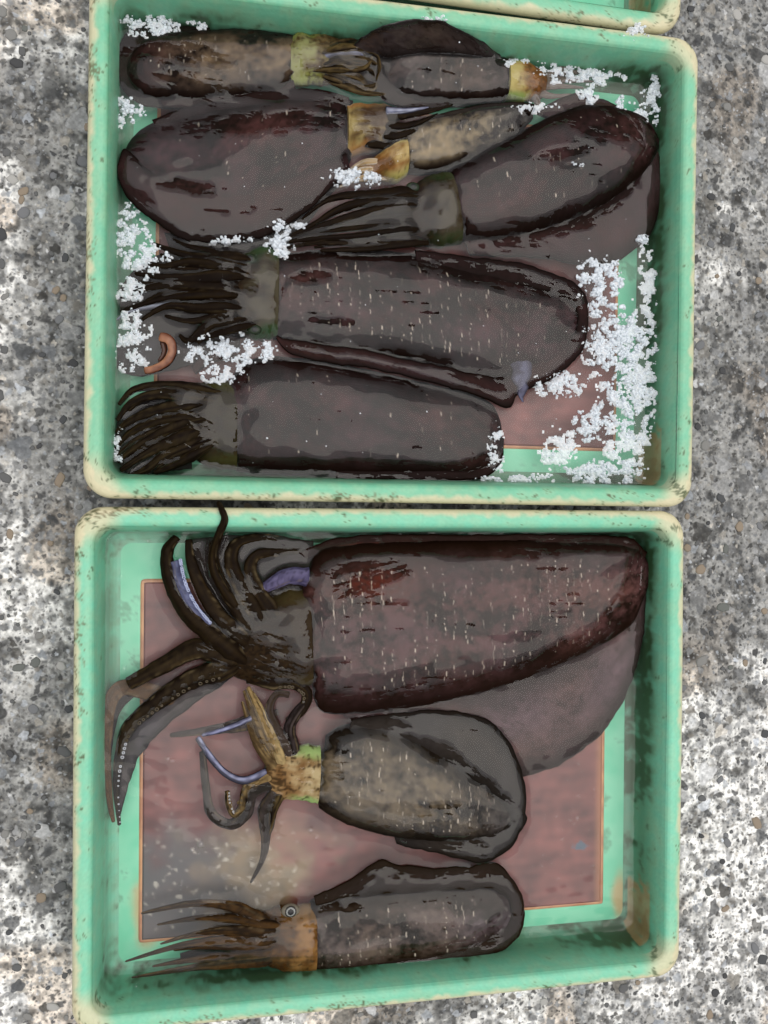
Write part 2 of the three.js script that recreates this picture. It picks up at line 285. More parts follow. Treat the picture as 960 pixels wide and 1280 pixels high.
// a tapering arm along photo points [x, y(, height)]; flat squeezes it
function arm({ pts, h, r0, r1 = 0.0008, flat = 0.8, root = 0, colour, seedz = 0, bumps = 0 }) {
  const ctl = pts.map(([x, y, hh = h]) => px(x, y, hh).toArray());
  if (root) { const d = [0, 1, 2].map((k) => ctl[0][k] - ctl[1][k]), L = Math.hypot(...d); ctl.unshift(ctl[0].map((v, k) => v + d[k] / L * root * (k === 1 ? 0 : 1) - (k === 1 ? 0.007 : 0))); }
  let len = 0; ctl.forEach((c, i) => { if (i) len += Math.hypot(c[0] - ctl[i - 1][0], c[2] - ctl[i - 1][2]); });
  const n = Math.max(12, Math.ceil(len / 0.0016)), m = 18, c = spline(ctl, n), pos = [], col = [], idx = []; let s = 0;
  for (let i = 0; i < n; i++) {
    const a = c[Math.max(0, i - 1)], b = c[Math.min(n - 1, i + 1)], T = new THREE.Vector3(b[0] - a[0], b[1] - a[1], b[2] - a[2]).normalize();
    const S = new THREE.Vector3(-T.z, 0, T.x).normalize(), U = new THREE.Vector3().crossVectors(S, T).normalize(); if (U.y < 0) U.negate();
    const u = i / (n - 1); if (i) s += Math.hypot(c[i][0] - c[i - 1][0], c[i][2] - c[i - 1][2]);
    let r = mix(r0, r1, Math.pow(u, 1.15)) * (1 + 0.13 * nz(s * 120, seedz, 2)) * (i === n - 1 ? 0.15 : root ? 0.35 + 0.65 * sst(0, root * 1.2, s) : i === 0 ? 0.6 : 1);
    for (let j = 0; j < m; j++) {
      const th = j / m * 2 * Math.PI, keel = 1 + 0.12 * Math.cos(3 * th + seedz) + 0.06 * nz(s * 260, j * 0.7, seedz) + bumps * Math.max(0, Math.sin(s * 1500)) * (Math.abs(Math.sin(th)) > 0.6 ? 0.25 : 0);
      const x = r * keel * Math.cos(th), y = r * keel * flat * Math.sin(th);
      pos.push(c[i][0] + S.x * x + U.x * y, Math.max(FLOOR + 0.001, c[i][1] + S.y * x + U.y * y), c[i][2] + S.z * x + U.z * y);
      col.push(...colour(u, th, s));
    }
  }
  for (let i = 1; i < n; i++) for (let j = 0; j < m; j++) { const a = i * m + j, b = i * m + (j + 1) % m; idx.push(a - m, b, b - m, a - m, a, b); }
  for (const [row, f] of [[0, 0], [n - 1, 1]]) { const k = pos.length / 3, o = row * m; pos.push(...c[row]); col.push(...col.slice(o * 3, o * 3 + 3)); for (let j = 0; j < m; j++) { const a = o + j, b = o + (j + 1) % m; f ? idx.push(a, k, b) : idx.push(a, b, k); } }
  return geo(pos, idx, col);
}
const BROWN = [0.005, 0.0025, 0.0014], OLIVE = [0.012, 0.0068, 0.0023], TAN = [0.2, 0.13, 0.055], YEL = [0.42, 0.36, 0.13], LIME = [0.32, 0.42, 0.16], BLUE = [0.3, 0.32, 0.5], MAUVE = [0.06, 0.045, 0.045], ORANGE = [0.34, 0.16, 0.05];
function mantleColour({ dark = [0.0058, 0.0024, 0.0014], light = [0.058, 0.022, 0.02], tone = 0.4, flecks = 0.5, gold = 0, mott = 1, red = null, sd = 0 }) {
  return (u, t, s, m, x, z) => {
    const n = 0.7 * fbm(s * 22, m * 35, sd) + 0.5 * fbm(s * 120, m * 150, sd + 4), sp = nz(s * 520, m * 520, sd), mid = sst(1.0, 0.25, Math.abs(t));
    let c = mix3(dark, light, clamp(tone * mid * (0.55 + 1.5 * mott * n)));
    c = mix3(c, [c[0] * 0.85, c[1] * 0.95, c[2] * 1.2], clamp(0.5 + 1.2 * nz(s * 14, m * 20, sd + 6)));
    c = mix3(c, dark, 0.5 * sst(0.2, 0.6, nz(s * 240, m * 200, sd + 1)));
    if (gold) c = mix3(c, [0.26, 0.19, 0.1], clamp(gold * mid * (0.35 + 0.9 * n) * sst(0.95, 0.5, u)));
    if (red) c = mix3(c, [0.07, 0.013, 0.007], 0.85 * clamp(Math.exp(-(((u - red[0]) / red[2]) ** 2 + ((t - red[1]) / red[3]) ** 2)) * (0.7 + 1.4 * nz(s * 160, m * 260, sd))));
    // bars of pale flecks across the body
    const cw = 0.0105, ci = Math.floor(s / cw), cx = (ci + 0.25 + 0.5 * hash(ci, 7, sd | 0)) * cw, dl = 0.005, off = hash(ci, 3, sd | 0) * dl, di = Math.floor((m + off) / dl), h = hash(ci, di, 9 + (sd | 0));
    const jx = (hash(ci, di, 4) - 0.5) * 0.0036 + 0.0006 * nz(m * 300, ci, sd), md = (di + 0.5) * dl - off, lw = 0.0003 + 0.0003 * hash(ci, di, 5), ll = 0.0005 + 0.0036 * hash(ci, di, 6) ** 1.5, patchy = sst(-0.45, 0.35, nz(s * 16, m * 22, sd + 3));
    if (h < flecks * (0.45 + 0.9 * patchy) && mid > 0.35 && u > 0.04 && u < 0.9) c = mix3(c, [0.55, 0.47, 0.38], (0.14 + 0.6 * hash(ci, di, 8) ** 2) * sst(lw * 2, lw * 0.5, Math.abs(s - cx - jx)) * sst(ll, ll * 0.5, Math.abs(m - md)));
    c = mix3(c, [0.3, 0.25, 0.2], 0.35 * flecks * sst(0.5, 0.75, sp) * mid);
    return c;
  };
}
const headColour = (o) => (u, t, s, m) => {                    // u 0 at the mantle, 1 at the arms
  const n = fbm(s * 60, m * 60, o.sd), f = nz(s * 330, m * 330, o.sd), st = nz(m * 500, s * 60, o.sd + 2);
  let c = mix3(o.a, o.b, sst(0.05, 0.7, u + 0.35 * n + 0.3 * nz(m * 300, s * 25, o.sd + 6)));
  c = mix3(c, [c[0] * 0.55, c[1] * 0.45, c[2] * 0.35], clamp(0.3 + 1.3 * n));
  c = mix3(c, o.c ?? o.a, clamp(sst(0.6, 0.85, Math.abs(t) + 0.15 * n) * (o.ck ?? 0) * sst(0.75, 0.3, u)));
  c = mix3(c, [0.03, 0.016, 0.006], (o.spots ?? 0.5) * sst(0.1, 0.5, f * 0.7 + st * 0.5 + n * 0.3 + 0.35 * sst(0.3, 1, u)));
  return c;
};
const armColour = (base, under, k = 0, sd = 0, wet = 0, edge = 0.7) => (u, th, s) => {
  const n = nz(s * 150, th * 1.5, sd), f = nz(s * 25, Math.cos(th) * 5, sd + 4), g = nz(s * 420, th * 5, sd + 6);
  let c = mix3(base, under, clamp(k + 0.45 * n + 0.8 * f));
  const ed = Math.exp(-(((th - (sd % 2 ? 0.75 : 2.4) + 0.4 * nz(s * 40, sd)) / 0.16) ** 2));
  if (base[0] < 0.12) c = mix3(c, [0.13, 0.095, 0.05], edge * ed * sst(-0.3, 0.3, n));
  c = mix3(c, [0.055, 0.034, 0.012], (edge > 0.5 ? 0.22 : 0.1) * sst(0.25, 0.6, f - 0.2 * n + 0.3 * g) * (base[0] < 0.1 ? 1 : 0));
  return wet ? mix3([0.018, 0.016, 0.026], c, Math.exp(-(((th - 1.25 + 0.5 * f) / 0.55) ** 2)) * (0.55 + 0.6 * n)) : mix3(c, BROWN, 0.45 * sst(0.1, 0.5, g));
};
function squid(o) {
  const g = new THREE.Group(); g.name = numbered('squid'); scene.add(g);
  tag(g, o.label, 'squid', o.tray ? 'squid in the lower tray' : 'squid in the upper tray');
  const c = px(o.at[0], o.at[1], FLOOR); g.position.set(c.x, FLOOR, c.z);
  const parts = [];
  const add = (name, geom, mat = skin, parent = g, film = true) => {
    if (film) solids[o.tray].push([geom.attributes.position.array.slice(), geom.index.array]);
    geom.translate(-c.x, -FLOOR, -c.z);
    const q = mesh(name, geom, mat, parent); parts.push(q); return q;
  };
  let sd = o.sd;
  const mant = add('mantle', loft({ h: FLOOR + 0.014, H: 0.024, B: 0.02, p: 3.2, openEnd: 0.0016, step: 0.0009, hk: 0.85, wob: 0.0011, seedz: sd, ...o.mantle, colour: mantleColour({ sd, ...o.skin }) }));
  for (const f of o.fins ?? []) { const q = add('fin', loft({ h: WATER - 0.003, H: 0.0025, B: 0.0025, p: 6, seedz: ++sd, wr: 0.0002, wob: 0.002, ruf: 0.0011, ...f, colour: mantleColour({ sd, ...o.skin, flecks: 0, gold: 0, mott: 0.35, tone: f.tone ?? (o.skin?.tone ?? 0.4), ...(f.light ? { light: f.light } : {}) }) }), f.wet ? skinGloss : skin); }
  for (const f of o.webs ?? []) { const q = add('web', loft({ h: W - 0.006, H: 0.0012, B: 0.0012, p: 6, seedz: ++sd, wr: 0.00004, wob: 0.002, ...f, colour: mantleColour({ sd, dark: f.dark ?? [0.012, 0.008, 0.006], light: f.light ?? [0.05, 0.038, 0.034], flecks: 0, tone: f.tone ?? 0.6 }) })); if (f.label) q.userData.label = f.label; }
  const hd = add('head', loft({ h: FLOOR + 0.015, H: 0.017, B: 0.016, p: 2.6, wr: 0.0006, wob: 0.0035, seedz: ++sd, ...o.head, colour: headColour({ sd, ...o.headSkin }) }), skin);
  for (const [x, y, h, r, lid] of o.eyes ?? []) {
    const e = px(x, y, h - (lid ? 0.0035 : 0)), k = new THREE.SphereGeometry(r, 40, 40).scale(1.25, 0.6, 0.9);
    const cols = []; for (let i = 0; i < k.attributes.position.count; i++) { const q = Math.hypot(k.attributes.position.getX(i), k.attributes.position.getZ(i)) / r, up = k.attributes.position.getY(i); cols.push(...(lid ? (q < 0.5 ? [0.005, 0.007, 0.005] : [0.014, 0.022, 0.01]) : q < 0.42 && up > 0 ? [0.006, 0.006, 0.007] : q < 0.6 ? [0.22, 0.22, 0.21] : q < 0.8 ? [0.02, 0.016, 0.012] : [0.14, 0.12, 0.09])); }
    k.setAttribute('color', new THREE.BufferAttribute(new Float32Array(cols), 3)); k.translate(e.x, e.y, e.z); k.translate(-c.x, -FLOOR, -c.z);
    mesh('eye', k, skinWet, hd);
  }
  (o.arms ?? []).forEach((a, i) => {
    const A = { h: WATER - 0.002, r0: 0.005, ...a }; if (!a.name) { A.r0 *= 1.2; A.root = 0.024; }
    const q = add(a.name ?? 'arm', arm({ ...A, seedz: sd + i * 1.7, colour: armColour(a.col ?? o.armCol ?? BROWN, a.col2 ?? o.armCol2 ?? OLIVE, a.k ?? 0.3, sd + i, a.wet, o.tray ? 0.7 : 0.15) }), a.wet ? skinWet : skin);
    if (a.label) q.userData.label = a.label;
    if (a.suckers) {                                           // rows of small pale suckers along one side
      const ctl = a.pts.map(([x, y, hh = A.h]) => px(x, y, hh).toArray()), ns = a.suckers, cc = spline(ctl, ns), gs = [];
      for (let k = 2; k < ns - 1; k++) { const pale = k > ns * 0.55 || a.pale;
        if (rnd() < 0.18) continue; const T = [cc[k + 1][0] - cc[k - 1][0], cc[k + 1][2] - cc[k - 1][2]], L = Math.hypot(...T), r = mix(A.r0, A.r1 ?? 0.0008, k / ns), sg = a.side ?? 1;
        const t = new THREE.TorusGeometry(Math.min(r, 0.006) * 0.16 * rr(0.6, 1.4) + 0.0002, Math.min(r, 0.005) * 0.07 + 0.0002, 6, 10).rotateX(Math.PI / 2 + rr(-0.5, 0.5)); t.translate(cc[k][0] - T[1] / L * r * 0.62 * sg - c.x, cc[k][1] + r * 0.55 - FLOOR, cc[k][2] + T[0] / L * r * 0.62 * sg - c.z); { const n = t.attributes.position.count, cl = new Float32Array(n * 3), q = pale ? (a.suckCol ?? [0.42, 0.42, 0.46]) : [0.07, 0.052, 0.03]; for (let z = 0; z < n; z++) cl.set(q, z * 3); t.setAttribute('color', new THREE.BufferAttribute(cl, 3)); } gs.push(t);
      }
      const sg = mergeGeometries(gs);
      const so = mesh('sucker_row', sg, skinWet, q); so.userData.kind = 'stuff';
    }
  });
  return g;
}
// --- upper tray
squid({ tray: 0, sd: 1, at: [270, 85], label: 'small squid in the top left corner, tail curled against the tray wall, yellow green head',
  skin: { tone: 0.5, flecks: 0.25, gold: 0.5 },
  mantle: { h: FLOOR + 0.021, H: 0.016, pa: 2.4, pb: 5, st: [[369, 44, 366, 107], [340, 40, 345, 117], [300, 37, 310, 122], [250, 38, 260, 126], [210, 42, 215, 128], [182, 50, 187, 124], [165, 66, 167, 112], [157, 84, 158, 94]] },
  fins: [{ h: W - 0.002, tone: 0.3, st: [[262, 35, 268, 128], [222, 32, 228, 134], [187, 29, 192, 134], [162, 36, 167, 126], [150, 53, 152, 110], [147, 74, 148, 92]] }, { h: W - 0.001, tone: 0.3, st: [[366, 100, 370, 114], [320, 112, 322, 128], [270, 120, 272, 136], [230, 122, 232, 138], [200, 126, 204, 134]] }],
  webs: [{ h: W + 0.001, st: [[425, 50, 425, 112], [450, 46, 452, 118], [480, 44, 482, 118], [510, 56, 508, 112]], tone: 0.5 }],
  head: { h: FLOOR + 0.018, H: 0.016, st: [[362, 48, 362, 106], [372, 42, 374, 110], [385, 45, 388, 106], [402, 44, 404, 108], [420, 50, 424, 105], [442, 60, 444, 100]] },
  headSkin: { a: [0.2, 0.2, 0.08], b: [0.12, 0.085, 0.04], c: [0.22, 0.25, 0.06], ck: 0.7, spots: 0.75 }, armCol: BROWN, armCol2: [0.09, 0.06, 0.025],
  arms: [{ pts: [[420, 57, W + 0.006], [450, 52], [480, 46], [508, 58]] }, { pts: [[420, 68, W + 0.008], [448, 66, W + 0.006], [478, 60], [498, 66]], col: MAUVE, col2: BLUE, k: 0.45, wet: 1 }, { pts: [[420, 80, W + 0.008], [448, 82, W + 0.006], [466, 92, W + 0.005], [470, 112]] }, { pts: [[420, 90, W + 0.006], [446, 97, W + 0.006], [462, 108], [478, 98], [480, 78]] }, { pts: [[420, 98, W + 0.004], [445, 109, W + 0.003], [468, 108, W + 0.003], [476, 86], [466, 66]] }, { pts: [[424, 75, W + 0.008], [452, 74, W + 0.007], [470, 80, W + 0.006], [484, 92]] }, { pts: [[422, 62, W + 0.01], [446, 60, W + 0.009], [466, 66, W + 0.008], [474, 82, W + 0.007], [470, 100, W + 0.006]], col: BROWN, col2: [0.12, 0.08, 0.03] }, { pts: [[422, 86, W + 0.01], [440, 88, W + 0.009], [458, 84, W + 0.008], [466, 70, W + 0.008]], col: BROWN, col2: [0.12, 0.08, 0.03] }, { pts: [[430, 106, W + 0.004], [456, 116, W + 0.004], [486, 118, W + 0.003]] }] });
squid({ tray: 0, sd: 11, at: [570, 98], label: 'small squid along the top wall, one fin draped up over the tray rim',
  skin: { tone: 0.75, flecks: 0.35, light: [0.075, 0.048, 0.036] },
  mantle: { h: FLOOR + 0.018, H: 0.018, pa: 5, pb: 7, st: [[636, 75, 634, 127], [600, 70, 600, 130], [560, 66, 560, 131], [525, 63, 525, 131], [503, 66, 502, 129], [488, 76, 486, 120], [478, 88, 477, 105]] },
  fins: [{ H: 0.003, tone: 0.8, wet: 1, wr: 0.0004, st: [[432, 64, 440, 72, W + 0.004, W], [455, 46, 470, 74, 0.06, W + 0.003], [482, 30, 495, 74, 0.078, W + 0.006], [520, 23, 525, 70, 0.081, W + 0.008], [556, 28, 560, 70, 0.0805, W + 0.008], [590, 46, 598, 73, 0.066, W + 0.006], [622, 63, 628, 76, W + 0.004, W + 0.003]] },
    { h: W + 0.002, tone: 0.3, st: [[560, 128, 562, 134], [525, 126, 524, 136], [500, 112, 494, 132], [484, 95, 470, 116], [480, 84, 464, 92]] }],
  head: { h: FLOOR + 0.018, H: 0.016, st: [[632, 76, 632, 127], [648, 77, 650, 127], [666, 84, 665, 126], [681, 97, 678, 121]] },
  headSkin: { a: [0.38, 0.31, 0.12], b: [0.24, 0.11, 0.035], c: [0.2, 0.28, 0.08], ck: 0.9, spots: 0.55 }, armCol: [0.1, 0.075, 0.06], armCol2: [0.2, 0.18, 0.17],
  arms: [{ pts: [[668, 98], [700, 92, W - 0.003], [748, 88, W - 0.006]], r0: 0.006 }, { pts: [[670, 105], [705, 100, W - 0.003], [742, 102, W - 0.006]], r0: 0.006 }, { pts: [[672, 110], [700, 108], [730, 110, W - 0.006]] }, { pts: [[672, 115], [690, 120], [716, 118, W - 0.003]] }, { pts: [[668, 119], [672, 134], [655, 148]] }, { pts: [[674, 102], [702, 86, W - 0.004], [726, 76, W - 0.006]] }] });
squid({ tray: 0, sd: 21, at: [290, 210], label: 'big broad squid against the left wall of the upper tray, tail to the left',
  skin: { tone: 0.55, flecks: 0.08 },
  mantle: { h: FLOOR + 0.018, H: 0.021, p: 3.6, pa: 2.3, pb: 2.4, st: [[437, 127, 436, 207], [405, 119, 405, 232], [365, 119, 366, 254], [320, 125, 322, 272], [270, 135, 272, 282], [220, 145, 224, 280], [184, 158, 190, 262], [162, 178, 164, 244], [153, 200, 153, 224]] },
  fins: [{ h: W + 0.005, H: 0.003, tone: 0.6, st: [[432, 190, 438, 212], [405, 200, 408, 242], [366, 210, 372, 274], [322, 220, 328, 297], [272, 225, 277, 303], [222, 222, 226, 298], [184, 210, 187, 272], [157, 185, 160, 250], [147, 205, 148, 225]] }, { h: W, tone: 0.2, st: [[436, 122, 438, 132], [400, 112, 402, 130], [340, 112, 342, 132], [280, 122, 284, 142], [230, 134, 234, 152], [190, 150, 196, 162]] }],
  webs: [{ h: W - 0.006, st: [[425, 210, 430, 225], [395, 245, 398, 262], [350, 280, 352, 318], [300, 296, 300, 325], [250, 296, 250, 330], [205, 290, 215, 320]], tone: 0.3 }],
  head: { h: FLOOR + 0.016, H: 0.02, st: [[432, 132, 432, 198], [450, 130, 448, 196], [475, 132, 468, 192], [500, 140, 492, 178]] },
  headSkin: { a: [0.26, 0.2, 0.08], b: [0.075, 0.05, 0.034], c: ORANGE, ck: 0.6, spots: 0.3 },
  arms: [{ pts: [[485, 146, W + 0.006], [510, 143, W + 0.007], [540, 138, W + 0.006], [566, 131, W + 0.004]] }, { pts: [[482, 139, W + 0.008], [508, 138, W + 0.01], [536, 134, W + 0.008]], col: BLUE, col2: [0.5, 0.52, 0.62], k: 0.5, wet: 1, label: 'silvery blue tentacle', name: 'tentacle' }, { pts: [[486, 158, W + 0.006], [506, 158, W + 0.008], [526, 152, W + 0.008], [548, 142, W + 0.004]] }, { pts: [[480, 168, W + 0.005], [496, 170, W + 0.008], [515, 164, W + 0.008], [530, 156]] }, { pts: [[470, 180, W + 0.004], [484, 182, W + 0.006], [500, 174, W + 0.007]] }] });
squid({ tray: 0, sd: 31, at: [580, 175], label: 'smallest squid of the upper tray, pale striped mantle and orange head, wedged in the middle',
  skin: { tone: 0.8, flecks: 0.5, gold: 0.9, light: [0.09, 0.075, 0.055] },
  mantle: { h: FLOOR + 0.018, H: 0.019, p: 2.8, pa: 4, pb: 7, st: [[503, 167, 508, 216], [530, 151, 535, 217], [560, 142, 566, 212], [600, 135, 606, 196], [640, 130, 642, 174], [662, 134, 664, 152]] },
  fins: [{ h: W + 0.004, tone: 0.2, st: [[540, 144, 542, 150], [590, 133, 592, 142], [640, 127, 642, 136], [668, 130, 662, 145]] }],
  head: { h: FLOOR + 0.018, H: 0.018, st: [[506, 176, 508, 222], [488, 180, 494, 228], [468, 194, 474, 228], [446, 208, 452, 226]] },
  headSkin: { a: [0.38, 0.28, 0.12], b: [0.26, 0.13, 0.04], c: [0.36, 0.32, 0.1], ck: 0.9, spots: 0.4 }, armCol: [0.3, 0.2, 0.09], armCol2: [0.5, 0.45, 0.4],
  arms: [{ pts: [[458, 212, W + 0.004], [440, 216, W], [422, 226]], r0: 0.004 }, { pts: [[460, 222, W + 0.002], [442, 225], [424, 234]], r0: 0.004 }, { pts: [[466, 202, W + 0.005], [448, 206], [436, 214]], r0: 0.004 }] });
squid({ tray: 0, sd: 41, at: [690, 220], label: 'large dark squid at the right wall of the upper tray, lower fin spread wide',
  skin: { tone: 0.5, flecks: 0.1 },
  mantle: { h: FLOOR + 0.02, H: 0.027, p: 3.2, pa: 3.2, pb: 2.5, st: [[556, 214, 574, 303], [600, 191, 620, 301], [645, 168, 665, 292], [690, 145, 710, 278], [730, 133, 750, 260], [770, 136, 785, 236], [802, 148, 808, 212], [820, 172, 821, 190]] },
  fins: [{ h: W - 0.001, H: 0.003, tone: 0.75, st: [[580, 300, 588, 320], [640, 294, 650, 321], [690, 282, 705, 328], [738, 262, 752, 332], [776, 236, 790, 316], [800, 208, 817, 286], [812, 186, 827, 238], [816, 174, 825, 200]] },
    { h: W - 0.003, tone: 0.7, st: [[690, 150, 668, 140], [722, 138, 716, 116], [760, 142, 750, 124], [790, 150, 788, 140]] }],
  head: { h: FLOOR + 0.02, H: 0.021, p: 3, st: [[560, 216, 576, 306], [545, 220, 560, 309], [530, 224, 538, 308], [512, 230, 515, 308], [492, 238, 494, 308]] },
  headSkin: { a: [0.045, 0.036, 0.022], b: [0.014, 0.009, 0.007], c: [0.018, 0.04, 0.012], ck: 0.5, spots: 0.4 }, eyes: [[516, 234, W + 0.014, 0.0055, 1], [522, 303, W + 0.012, 0.005, 1]],
  arms: [[[505, 240], [470, 242], [430, 246], [400, 256], [365, 284]], [[505, 250], [462, 254], [425, 262], [390, 280], [352, 300]], [[505, 260], [460, 265], [420, 275], [385, 290], [352, 300]], [[505, 270], [458, 274], [415, 282], [372, 296]], [[505, 280], [452, 285], [405, 290], [362, 300]], [[505, 289], [450, 294], [400, 297], [360, 304]], [[505, 298], [450, 303], [400, 304], [358, 309]], [[508, 305], [458, 312], [400, 312]], [[505, 246], [480, 247], [440, 254], [410, 268], [384, 288]], [[505, 264], [470, 268], [432, 276], [396, 292]], [[505, 275], [470, 281], [430, 286], [392, 294]], [[505, 284], [468, 292], [420, 298], [380, 306]], [[505, 295], [470, 298], [436, 302], [392, 308]]].map((p, i) => ({ pts: p.map(([x, y], k) => [x, y + 1.5 * Math.sin(i * 2.3 + k * 1.9), W + 0.012 - 0.003 * k + (i % 3) * 0.0013 - (i > 7 ? -0.001 : 0)]), r0: i > 7 ? 0.0036 : 0.0055, r1: 0.0012 })) });
squid({ tray: 0, sd: 51, at: [520, 400], label: 'largest squid of the upper tray, below its middle, with a pointed lower fin',
  skin: { tone: 0.6, flecks: 0.42 },
  mantle: { h: FLOOR + 0.019, H: 0.023, p: 3.8, pa: 2.6, pb: 3, st: [[345, 320, 344, 424], [380, 314, 384, 436], [430, 312, 435, 441], [480, 314, 486, 447], [530, 320, 536, 460], [580, 330, 585, 474], [625, 342, 625, 480], [665, 352, 662, 478], [700, 364, 698, 462], [720, 380, 716, 440], [727, 396, 725, 420]] },
  fins: [{ h: W + 0.006, H: 0.003, tone: 0.55, st: [[346, 420, 346, 425], [360, 424, 362, 442], [400, 430, 400, 452], [440, 435, 440, 458], [470, 440, 470, 462], [540, 455, 541, 480], [590, 466, 598, 496], [622, 470, 636, 511], [642, 466, 646, 494], [658, 455, 664, 484], [690, 440, 700, 468], [715, 420, 727, 440], [722, 400, 736, 408], [718, 385, 735, 378]] },
    { h: W + 0.004, H: 0.003, tone: 0.25, st: [[520, 330, 518, 312], [580, 342, 582, 320], [640, 356, 646, 328], [690, 368, 702, 346], [715, 384, 728, 362], [720, 396, 735, 380]] }],
  head: { h: FLOOR + 0.018, H: 0.019, p: 2.8, st: [[348, 315, 346, 426], [332, 309, 332, 425], [312, 313, 312, 423], [292, 324, 292, 416], [274, 338, 274, 405]] },
  webs: [{ h: W + 0.0085, tone: 1, dark: [0.035, 0.03, 0.04], light: [0.1, 0.095, 0.13], wob: 0.004, st: [[646, 444, 652, 444], [638, 452, 662, 450], [642, 462, 664, 466], [636, 474, 660, 478], [644, 484, 662, 486], [646, 492, 656, 496], [652, 502, 655, 503]], label: 'torn patch of pale lavender skin' }, { h: W - 0.004, st: [[330, 312, 330, 428], [280, 322, 285, 420], [240, 318, 245, 425], [200, 318, 205, 420], [170, 335, 172, 410], [150, 360, 150, 395]], tone: 0.4, label: 'dark skin and ink between the arms' }, { h: W - 0.008, st: [[300, 405, 300, 438], [250, 410, 255, 450], [200, 410, 205, 465], [165, 415, 165, 470], [146, 430, 146, 460]], tone: 0.7, label: 'dark skin and ink between the arms' }],
  headSkin: { a: [0.05, 0.042, 0.025], b: [0.014, 0.009, 0.005], c: [0.02, 0.05, 0.018], ck: 0.85, spots: 0.6 }, eyes: [[312, 324, W + 0.01, 0.006, 1], [318, 412, W + 0.01, 0.0055, 1]],
  arms: [...[[[290, 322], [250, 320], [218, 316], [190, 306]], [[282, 334], [240, 330], [205, 332], [180, 325]], [[280, 346], [240, 345], [205, 346], [168, 344]], [[278, 358], [230, 358], [190, 360], [150, 370]], [[278, 370], [230, 368], [195, 374], [150, 392]], [[280, 382], [245, 386], [208, 384], [176, 398]], [[284, 396], [258, 408], [236, 424], [224, 420]], [[292, 408], [270, 418], [244, 430]],
      [[284, 330], [254, 326], [225, 328], [200, 318]], [[280, 340], [248, 337], [214, 340], [186, 336]], [[276, 352], [240, 351], [205, 354], [172, 352]], [[276, 364], [245, 364], [212, 366], [178, 380]], [[278, 376], [250, 377], [222, 376], [190, 388]], [[282, 388], [258, 396], [232, 402], [205, 396]], [[288, 402], [262, 412], [248, 430]], [[282, 326], [262, 312], [236, 308], [214, 300]]].map((p, i) => ({ pts: p.map(([x, y], k) => [x, y + 2.5 * Math.sin(i * 2.9 + k * 1.8), W + 0.012 - 0.0042 * k + (i % 3) * 0.0012]), r0: i > 7 ? 0.0042 : 0.0062, r1: 0.0014 })),
    { name: 'tentacle', pts: [[240, 352, W - 0.002], [205, 356, W - 0.001], [178, 362, W], [148, 374, W - 0.002]], r0: 0.004, col: [0.3, 0.34, 0.5], col2: [0.5, 0.55, 0.7], k: 0.5, wet: 1, label: 'pale blue tentacle' }, { name: 'tentacle', pts: [[230, 375, W - 0.004], [195, 382, W - 0.001], [165, 388, W], [146, 400, W - 0.003]], r0: 0.004, col: [0.3, 0.34, 0.5], col2: [0.5, 0.55, 0.7], k: 0.5, wet: 1, label: 'pale blue tentacle' }] });
squid({ tray: 0, sd: 61, at: [450, 530], label: 'lowest squid of the upper tray, lying along its bottom wall with a fan of arms',
  skin: { tone: 0.5, flecks: 0.08 },
  mantle: { h: FLOOR + 0.015, H: 0.025, p: 3.6, pa: 2.8, pb: 3.4, st: [[290, 472, 292, 588], [310, 450, 310, 591], [350, 446, 350, 593], [400, 450, 400, 595], [450, 460, 450, 596], [500, 471, 500, 597], [550, 483, 550, 597], [588, 492, 588, 596], [612, 503, 610, 592], [622, 520, 620, 578], [626, 536, 625, 558]] },
  fins: [{ h: W - 0.001, tone: 0.5, st: [[310, 455, 308, 446], [270, 452, 258, 440, W - 0.003], [245, 468, 238, 458, W - 0.004]] }, { h: W, tone: 0.2, st: [[420, 588, 420, 599], [520, 588, 520, 600], [590, 586, 598, 599], [615, 570, 626, 580], [620, 545, 630, 548]] }],
  head: { h: FLOOR + 0.016, H: 0.02, p: 2.8, st: [[296, 480, 296, 588], [278, 474, 280, 586], [258, 475, 260, 582], [236, 480, 240, 576], [218, 490, 220, 566]] },
  webs: [{ h: W - 0.003, st: [[240, 478, 240, 586], [205, 484, 210, 588], [175, 492, 180, 592], [152, 510, 156, 590], [144, 540, 146, 570]], tone: 0.3, label: 'dark skin between the arms' }],
  headSkin: { a: [0.022, 0.017, 0.008], b: [0.012, 0.0075, 0.003], c: [0.05, 0.05, 0.015], ck: 0.6, spots: 0.5 }, armCol2: [0.03, 0.02, 0.008],
  arms: [[[245, 486], [205, 480], [168, 487], [148, 508]], [[238, 496], [200, 494], [165, 503], [146, 524]], [[232, 508], [195, 512], [163, 525], [145, 543]], [[230, 520], [195, 528], [163, 543], [144, 560]], [[228, 532], [195, 544], [166, 560], [146, 578]], [[230, 544], [200, 557], [174, 574], [150, 589]], [[234, 556], [207, 570], [184, 585], [160, 593]], [[242, 568], [216, 580], [192, 592]], [[240, 490], [212, 488], [182, 495], [160, 512]], [[236, 514], [205, 520], [176, 533], [152, 552]], [[232, 538], [205, 550], [180, 565], [158, 584]], [[240, 562], [215, 572], [196, 584]], [[238, 526], [200, 536], [170, 552], [147, 570]]].map((p, i) => ({ pts: p.map(([x, y], k) => [x, y + 2 * Math.sin(i * 2.7 + k * 1.7), W + 0.012 - 0.004 * k + (i % 3) * 0.001]), r0: i > 7 ? 0.004 : 0.0062, r1: 0.0018 })) });
